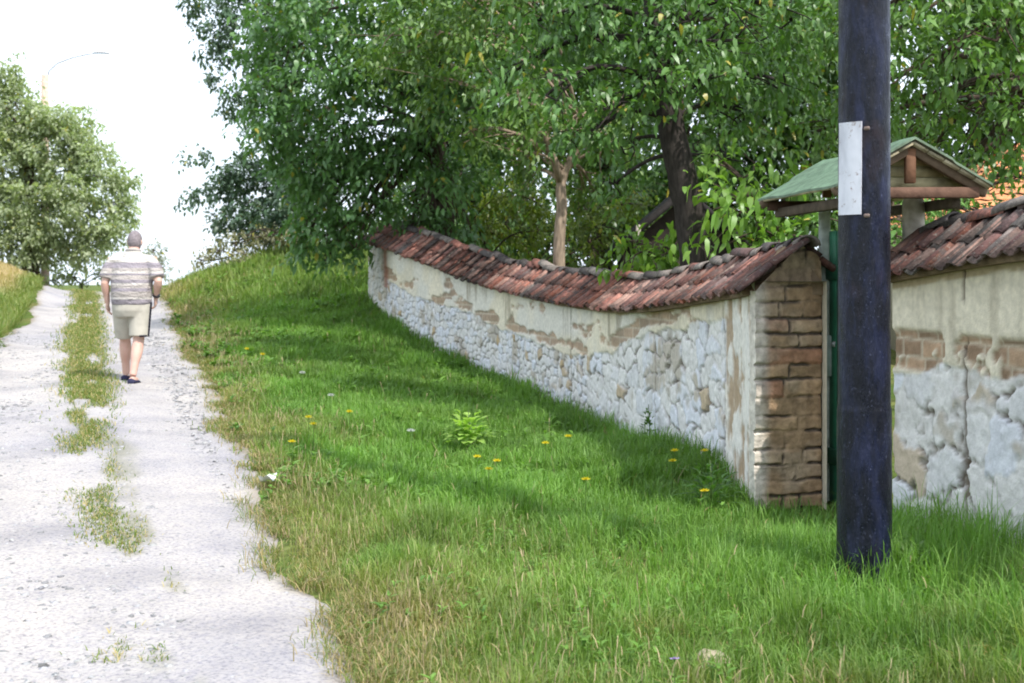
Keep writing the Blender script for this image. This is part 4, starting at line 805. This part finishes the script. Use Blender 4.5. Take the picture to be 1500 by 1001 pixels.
# ------------------------------------------------------------------ the walking man, seen from behind
mz = hit(188, 563); X0, Y0 = mz[0], mz[1]
man = thing('person', 'man in striped polo shirt and beige shorts walking away up the track', 'person', (X0, Y0, gz1(X0, Y0)))
mo = ORG[man.name]
def remesh(b, vox, name, mat, parent, smooth=True, it=2, label=None):
    me = b.mesh(name); o = link(bpy.data.objects.new(name, me)); md = o.modifiers.new('r', 'REMESH'); md.mode = 'VOXEL'; md.voxel_size = vox
    if it: sm = o.modifiers.new('s', 'SMOOTH'); sm.iterations = it; sm.factor = .5
    dg = bpy.context.evaluated_depsgraph_get(); m2 = bpy.data.meshes.new_from_object(o.evaluated_get(dg)); bpy.data.objects.remove(o); bpy.data.meshes.remove(me)
    m2.name = name; n = bpy.data.objects.new(name, m2); link(n); n.parent = parent; m2.materials.clear(); m2.materials.append(mat); ORG[n.name] = ORG[parent.name]
    m2.polygons.foreach_set('use_smooth', np.full(len(m2.polygons), smooth)); m2.update()
    if label: n['label'] = label
    return n
def loft(b, rings, n=24):
    """rings: (z, cx, cy, rx, ry)"""
    V = []; th = np.arange(n)/n*2*np.pi
    for z, cx, cy, rx, ry in rings: V.append(np.stack([cx+rx*np.cos(th), cy+ry*np.sin(th), np.full(n, z)], 1))
    m = len(rings); i = np.arange(n); f = [np.concatenate([np.stack([k*n+i, k*n+(i+1) % n, (k+1)*n+(i+1) % n, (k+1)*n+i], 1) for k in range(m-1)]), np.arange(n)[::-1][None], (np.arange(n)+(m-1)*n)[None]]
    b.add(np.concatenate(V), f)
HY = .12
SHL, ELL, WRL = A(-.225, HY+.04, 1.43), A(-.30, HY-.02, 1.15), A(-.295, HY+.06, .93)
SHR, ELR, WRR = A(.225, HY+.04, 1.43), A(.325, HY-.06, 1.17), A(.265, HY+.06, .985)
HPL, KNL, ANL = A(-.10, HY, .87), A(-.12, HY+.16, .485), A(-.125, .33, .09)
HPR, KNR, ANR = A(.10, HY, .87), A(.09, HY-.03, .485), A(.065, -.05, .10)
def limb(b, a, m_, c, r, n=14, bulge=None):
    pts = []; rr = []
    for t in np.linspace(0, 1, 7)[:-1]: pts.append(a*(1-t)+m_*t); rr.append(r[0]+(r[1]-r[0])*t)
    for t in np.linspace(0, 1, 9): pts.append(m_*(1-t)+c*t); k = (bulge*math.sin(min(1, t*1.6)*math.pi) if bulge else 0); rr.append(r[1]+(r[2]-r[1])*t+k)
    b.tube(pts, rr, n)
b = MB()
loft(b, [(.78, 0, HY, .15, .10), (.88, 0, HY, .19, .135), (.98, 0, HY+.0, .205, .155), (1.1, 0, HY+.01, .215, .165), (1.25, 0, HY+.02, .215, .15), (1.38, 0, HY+.04, .21, .125), (1.45, 0, HY+.05, .16, .09), (1.50, 0, HY+.06, .085, .07)])
b.tube([A(0, HY+.05, 1.44), A(.003, HY+.08, 1.52), A(.004, HY+.10, 1.60)], [.07, .064, .06], 14)
hc = A(.006, HY+.115, 1.635); b.ellipsoid(hc, (.077, .098, .112), 20, 14); b.ellipsoid(hc+A(0, .045, -.055), (.056, .055, .058), 14, 10)
for sx in (-1, 1): b.ellipsoid(hc+A(.08*sx, -.005, -.012), (.012, .022, .034), 10, 8)
b.tube([hc+A(0, .095, .02), hc+A(0, .118, -.02), hc+A(0, .10, -.03)], [.010, .016, .012], 8)
b.tube([hc+A(-.03, .088, .03), hc+A(0, .1, .032), hc+A(.03, .088, .03)], .012, 8)
b.tube([hc+A(-.022, .092, -.06), hc+A(0, .102, -.06), hc+A(.022, .092, -.06)], .009, 8)
limb(b, SHL, ELL, WRL, (.058, .046, .031), bulge=.006); limb(b, SHR, ELR, WRR, (.058, .046, .031), bulge=.006)
limb(b, HPL, KNL, ANL, (.098, .062, .040), bulge=.012); limb(b, HPR, KNR, ANR, (.098, .062, .040), bulge=.012)
def hand(b, wr, d, palm_n, thumb):
    d = d/np.linalg.norm(d); sd = np.cross(d, palm_n); sd /= np.linalg.norm(sd); pn = np.cross(sd, d)
    if sd@thumb < 0: sd = -sd
    b.tube([wr, wr+d*.035, wr+d*.085], [.028, .036, .036], 12, ell=[(1, 1), (.55, 1.05), (.5, 1.1)] if abs(pn[0]) > .5 else [(1, 1), (1.05, .55), (1.1, .5)])
    for k, (o_, L) in enumerate(((.030, .070), (.011, .080), (-.009, .074), (-.028, .058))):
        p0 = wr+d*.078+sd*o_; p1 = p0+d*L*.42+pn*.006; p2 = p1+d*L*.3+pn*(.016+.003*k); p3 = p2+d*L*.18+pn*.020
        b.tube([p0-d*.02, p1, p2, p3], [.0095, .009, .0083, .007], 8)
    t0 = wr+d*.03+sd*.026; b.tube([t0, t0+d*.028+sd*.020, t0+d*.06+sd*.022+pn*.008, t0+d*.075+sd*.018+pn*.012], [.014, .011, .0098, .008], 8)
hand(b, WRL, A(.01, .10, -1), A(1, 0, 0), A(0, 1, 0)); hand(b, WRR, A(-.12, .30, -1), A(-1, 0, 0), A(0, 1, 0))
for an_, sy in ((ANL, .0), (ANR, -.0)): b.tube([an_+A(0, -.05, -.045), an_+A(0, .02, -.045), an_+A(0, .12, -.06), an_+A(0, .17, -.068)], [.032, .04, .034, .02], 12)
m, nt, p = base_mat('skin'); nt.links.new(ramp(nt, noise(nt, 7, 4), [(.3, (.50, .29, .23)), (.7, (.58, .38, .31))]), p.inputs['Base Color']); p.inputs['Roughness'].default_value = .55; p.inputs['Subsurface Weight'].default_value = .08
body = remesh(b, .0065, 'body', m, man)
# eyes and mouth
for sx in (-1, 1): b = MB(); b.ellipsoid(mo+hc+A(.03*sx, .0885, .012), (.011, .008, .008), 10, 8, A(.7, .68, .66)); b.build('eye', M['paintwork'], man, smooth=True)
b = MB(); b.tube([mo+hc+A(-.02, .1, -.062), mo+hc+A(0, .1115, -.061), mo+hc+A(.02, .1, -.062)], .0035, 6, A(.4, .13, .11)); b.build('mouth', M['cloth'], man, smooth=True)
# short grey brown hair: shell over the back and top of the head
b = MB(); nu, nv_ = 40, 22; TH, PH = np.meshgrid(np.linspace(0, 2*np.pi, nu), np.linspace(-.75, math.pi/2, nv_), indexing='ij')
frontness = np.sin(TH); lim = -.75+1.35*sst(-.25, .75, frontness); PH2 = np.maximum(PH, lim); k = 1.07+.05*(fbm(TH*9, PH*9, 3, 3)-.5)
G = np.stack([mo[0]+hc[0]+.077*k*np.cos(PH2)*np.cos(TH), mo[1]+hc[1]+.099*k*np.cos(PH2)*np.sin(TH), mo[2]+hc[2]+.003+.113*k*np.sin(PH2)], -1); b.grid(G, A(.21, .18, .19)*(.6+.8*vn(TH*14, PH*14, 2))[..., None])
b.build('hair', M['cloth'], man, smooth=True)
# polo shirt
b = MB()
loft(b, [(.90, 0, HY, .222, .172), (.96, 0, HY, .232, .184), (1.08, 0, HY+.005, .238, .190), (1.2, 0, HY+.015, .240, .178), (1.32, 0, HY+.03, .240, .155), (1.40, 0, HY+.045, .225, .128), (1.46, 0, HY+.055, .16, .102), (1.50, 0, HY+.065, .10, .085), (1.535, 0, HY+.075, .078, .074)])
sl1 = ELL+(SHL-ELL)*.18; sr1 = ELR+(SHR-ELR)*.14
b.tube([SHL+A(.10, 0, -.03), SHL+A(.02, 0, -.035), (SHL+sl1)/2+A(-.006, 0, 0), sl1], [.085, .085, .082, .086], 16); b.tube([SHR+A(-.10, 0, -.03), SHR+A(-.02, 0, -.035), (SHR+sr1)/2+A(.006, 0, 0), sr1], [.085, .085, .082, .086], 16)
m, nt, p = base_mat('striped_jersey'); t = nt.nodes.new('ShaderNodeTexCoord'); sx_ = nt.nodes.new('ShaderNodeSeparateXYZ'); nt.links.new(t.outputs['Object'], sx_.inputs[0])
mr = nt.nodes.new('ShaderNodeMapRange'); mr.inputs['From Min'].default_value = .9; mr.inputs['From Max'].default_value = 1.54; nt.links.new(sx_.outputs['Z'], mr.inputs['Value'])
ba, bb, bc, bd_ = (.37, .33, .31), (.27, .24, .265), (.50, .46, .43), (.235, .21, .235)
c = ramp(nt, mr.outputs[0], [(0, bb), (.10, bc), (.13, ba), (.24, bb), (.30, ba), (.36, bc), (.39, bb), (.45, ba), (.53, bd_), (.56, bc), (.60, ba), (.66, bb), (.76, bc), (.80, (.46, .43, .40))], 'CONSTANT')
n_ = ramp(nt, noise(nt, 120, 3), [(.3, (.88,)*3), (.7, (1.08,)*3)]); nt.links.new(mixc(nt, 1.0, c, n_, 'MULTIPLY'), p.inputs['Base Color']); p.inputs['Roughness'].default_value = .9; p.inputs['Specular IOR Level'].default_value = .1
bump(nt, p, noise(nt, 9, 5, sxyz=(.8, 1, 1.7)), 1.0, .06)
remesh(b, .011, 'polo_shirt', m, man, it=9)
b = MB(); b.tube([mo+A(.078*math.cos(a), HY+.072+.074*math.sin(a), 1.525+.012*math.cos(a+1.57)) for a in np.linspace(0, 2*math.pi, 25)], .014, 8, A(.42, .38, .36), caps=False); b.build('collar', M['cloth'], man, smooth=True)
# shorts
b = MB(); loft(b, [(.76, 0, HY, .19, .14), (.84, 0, HY, .212, .168), (.92, 0, HY, .215, .168), (.985, 0, HY, .212, .163)])
hl = HPL+(KNL-HPL)*.86; hr = HPR+(KNR-HPR)*.86
b.tube([HPL+A(0, 0, .04), HPL+(hl-HPL)*.5, hl], [.125, .117, .112], 18); b.tube([HPR+A(0, 0, .04), HPR+(hr-HPR)*.5, hr], [.125, .117, .112], 18)
sm_ = mat_flat('beige_cotton', (.42, .39, .335), .95, .15, 9, .7, 11, .1); remesh(b, .011, 'shorts', sm_, man, it=2)
b = MB()
for k in range(12):
    t = k/11; pz = HPR*(1-t)+hr*t+A(.112+.018*(1-t), -.01, .06*(1-t)); pz2 = pz
    if k: b.box(mo+(pz+prev)/2, (.016, .03, np.linalg.norm(pz-prev)+.004), None, A(.02, .02, .03))
    prev = pz
b.box(mo+hr+A(.075, -.085, .008), (.085, .016, .02), frame_along(A(1, .55, 0)), A(.02, .02, .03)); b.build('side_stripe', M['cloth'], man, label='black trim down the right side of the shorts')
b = MB(); wd_ = (WRR-ELR); wd_ /= np.linalg.norm(wd_); b.tube([mo+WRR-wd_*.045, mo+WRR-wd_*.02], .043, 16, A(.02, .02, .025)); b.ellipsoid(mo+WRR-wd_*.032+A(.03, -.02, 0), (.016, .016, .02), 10, 8, A(.05, .05, .06)); b.build('wristwatch', M['paintwork'], man, smooth=True)
for an_ in (ANL, ANR):
    b = MB(); c0 = mo+an_; fl = c0[2]-(an_[2]-(0.0 if an_ is ANR else .012)); prof = [(-.085, .030, .055), (-.07, .040, .07), (-.02, .043, .065), (.05, .045, .055), (.12, .050, .045), (.165, .042, .035), (.19, .022, .025)]
    V = []; n = 16; th = np.arange(n)/n*2*np.pi
    for y_, wx, hz in prof: V.append(np.stack([c0[0]+wx*np.cos(th), np.full(n, c0[1]+y_), fl+.002+hz/2*(1+np.sin(th)*np.where(np.sin(th) < 0, 1, 1.0))+.0], 1))
    i = np.arange(n); f = [np.concatenate([np.stack([k*n+i, k*n+(i+1) % n, (k+1)*n+(i+1) % n, (k+1)*n+i], 1) for k in range(len(prof)-1)]), np.arange(n)[::-1][None], (np.arange(n)+(len(prof)-1)*n)[None]]
    b.add(np.concatenate(V), f, A(.035, .035, .07)); b.box((c0[0], c0[1]+.05, fl+.006), (.092, .26, .018), None, A(.03, .03, .04)); b.build('shoe', M['cloth'], man, smooth=True)

# ------------------------------------------------------------------ small plants, flowers and litter
def flower(px, py, label, name='yellow_flower', col=(.90, .72, .03), size=.023, group='yellow flowers in the verge', hgt=.27, pet=10):
    g = hit(px, py, dz=hgt); Y = g[1]; top = P(px, py, Y)
    b = MB(); base = A(top[0]-.01, Y, gz1(top[0]-.01, Y)); b.tube([base, (base+top)/2+A(.006, 0, .0), top], [.003, .0026, .002], 5, A(.08, .15, .03)); s = size*(1+.05*Y)
    for k in range(pet):
        a = 2*math.pi*k/pet; d_ = A(math.cos(a), math.sin(a), .3-.45*math.sin(a)); sd_ = A(-math.sin(a), math.cos(a), 0)
        b.add([top-sd_*s*.1, top+sd_*s*.1, top+d_*s*.7+sd_*s*.26, top+d_*s, top+d_*s*.7-sd_*s*.26], [[[0, 1, 2, 3, 4]]], A(*col)*(.85+.3*random.random()))
    b.ellipsoid(top+A(0, 0, .004), (s*.28, s*.28, s*.2), 8, 6, A(*col)*.8)
    tag(b.build(name, M['petal']), label, 'flower', group)
for px, py, lab in ((699, 670, 'yellow flower left of a close pair below the light green weed'), (728, 676, 'upper yellow flower of a close pair below the light green weed'), (716, 688, 'lowest yellow flower below the light green weed'),
                    (799, 650, 'lower left yellow flower of a pair between weed and wall'), (832, 640, 'upper right yellow flower of a pair between weed and wall'), (858, 703, 'single yellow flower in the middle of the green verge'),
                    (1032, 720, 'yellow flower beside the dark weed at the brick pier'), (988, 661, 'yellow flower left of the pier just before the wall foot'), (1032, 661, 'yellow flower against the wall closest to the pier'), (985, 676, 'yellow flower under another left of the pier'),
                    (452, 612, 'highest of three yellow flowers in the dry grass by the track'), (459, 622, 'right hand one of three yellow flowers in the dry grass by the track'), (428, 648, 'lowest of three yellow flowers in the dry grass by the track'), (512, 604, 'lone yellow flower in grass left of the light green weed'), (362, 512, 'left small yellow flower far up the verge by the track'), (385, 520, 'right small yellow flower far up the verge by the track')):
    flower(px, py, lab)
for px, py, lab in ((485, 580, 'white flower head at the edge of the shaded grass'), (443, 547, 'white flower head far up the verge near the shade'), (602, 632, 'pale flower head standing left of the light green weed')):
    flower(px, py, lab, 'white_flower', (.75, .75, .72), .024, 'white flower heads in the verge', pet=12)
flower(988, 966, 'single lilac flower low in the foreground grass', 'lilac_flower', (.50, .34, .72), .016, None, pet=7, hgt=.2)
def weed(px, py, h, label, n=26, L=.12, W=.05, col=(.16, .28, .05), spread=.55, name='weed_plant', mat='leaf_bright', spr=.05):
    g = hit(px, py); b = MB(); b.tube([g-A(0, 0, .02), g+A(.01, 0, h*.5), g+A(0, 0, h)], [.006, .005, .003], 6, A(.09, .15, .04))
    t = rng.random(n)**.7; a = rng.random(n)*6.28; pos = g+np.stack([np.cos(a)*spr*rng.random(n), np.sin(a)*spr*rng.random(n), h*(.1+.9*t)*(.6+.4*rng.random(n))], 1); d_ = np.stack([np.cos(a), np.sin(a), .25+.8*t], 1)*spread+rdir(n)*.15; nr = np.stack([-np.cos(a)*.5, -np.sin(a)*.5, np.ones(n)], 1)
    leaves(b, pos, d_, nr, L*(1.15-.6*t)*(.8+.4*rng.random(n)), W*(1.1-.5*t)*(.8+.4*rng.random(n)), A(*col)*(.75+.5*rng.random((n, 1))), .3); tag(b.build(name, M[mat]), label, 'plant')
weed(686, 668, .38, 'broad light green weed standing out in the middle of the verge', 110, .17, .075, (.34, .50, .12), .9, spr=.14)
weed(950, 664, .42, 'tall thin weed growing against the foot of the wall', 34, .10, .045, (.10, .2, .04))
weed(1040, 752, .34, 'dark leafy weed clump at the foot of the brick pier', 90, .15, .035, (.06, .14, .03), .7, spr=.14)
weed(805, 640, .24, 'small weed near the wall beside two yellow flowers', 24, .09, .04, (.10, .2, .04))
weed(860, 655, .26, 'slim weed close to the foot of the wall', 22, .09, .035, (.10, .2, .04))
weed(545, 565, .3, 'weed tuft in the shaded grass under the large tree', 26, .13, .05, (.12, .22, .04))
weed(1335, 872, .24, 'mixed weed tuft at the foot of the tarred pole', 60, .13, .03, (.10, .19, .04), .7, spr=.10)
g = hit(392, 716); b = MB(); nu = 8; U_, V_ = np.meshgrid(np.linspace(-1, 1, nu), np.linspace(-1, 1, nu), indexing='ij')
G = np.stack([g[0]+.035*U_+.02*V_, g[1]+.05*V_, g[2]+.035+.035*np.abs(V_)+.03*(vn(U_*2+3, V_*2, 5))], -1); b.grid(G, A(.8, .8, .8)); b.grid(G-A(0, 0, .002), A(.75, .75, .75))
tag(b.build('paper_scrap', M['cloth']), 'crumpled white paper scrap at the edge of the track', 'litter')
def stone(px, py, r, col, label):
    g = hit(px, py); b = MB(); b.ellipsoid(g+A(0, 0, r[2]*.4), r, 14, 9); v = b.V[0]; b.V[0] = v+(v-g)*(.5*(fbm(v[:, 0]*18+v[:, 2]*9, v[:, 1]*18, 4, 3)-.5))[:, None]; b.C[0][:] = A(*col); tag(b.build('stone', M['pebble'], smooth=True), label, 'stone')
stone(240, 917, (.022, .018, .012), (.10, .10, .14), 'small dark stone lying alone on the pale track')
stone(1046, 982, (.075, .06, .055), (.34, .29, .20), 'rounded yellowish stone in the foreground grass')
g = hit(1470, 835); b = MB(); b.tube([P(1352, 772, 7.05), P(1400, 790, 6.85), P(1450, 812, 6.65), P(1475, 830, 6.6)], [.004, .005, .005, .005], 6, A(.45, .36, .24)); b.tube([P(1352, 772, 7.05), P(1340, 775, 7.0)], [.009, .003], 5, A(.45, .34, .22))
tag(b.build('dry_stalk', M['wood']), 'long dry stalk leaning in the grass before the right wall', 'stalk')
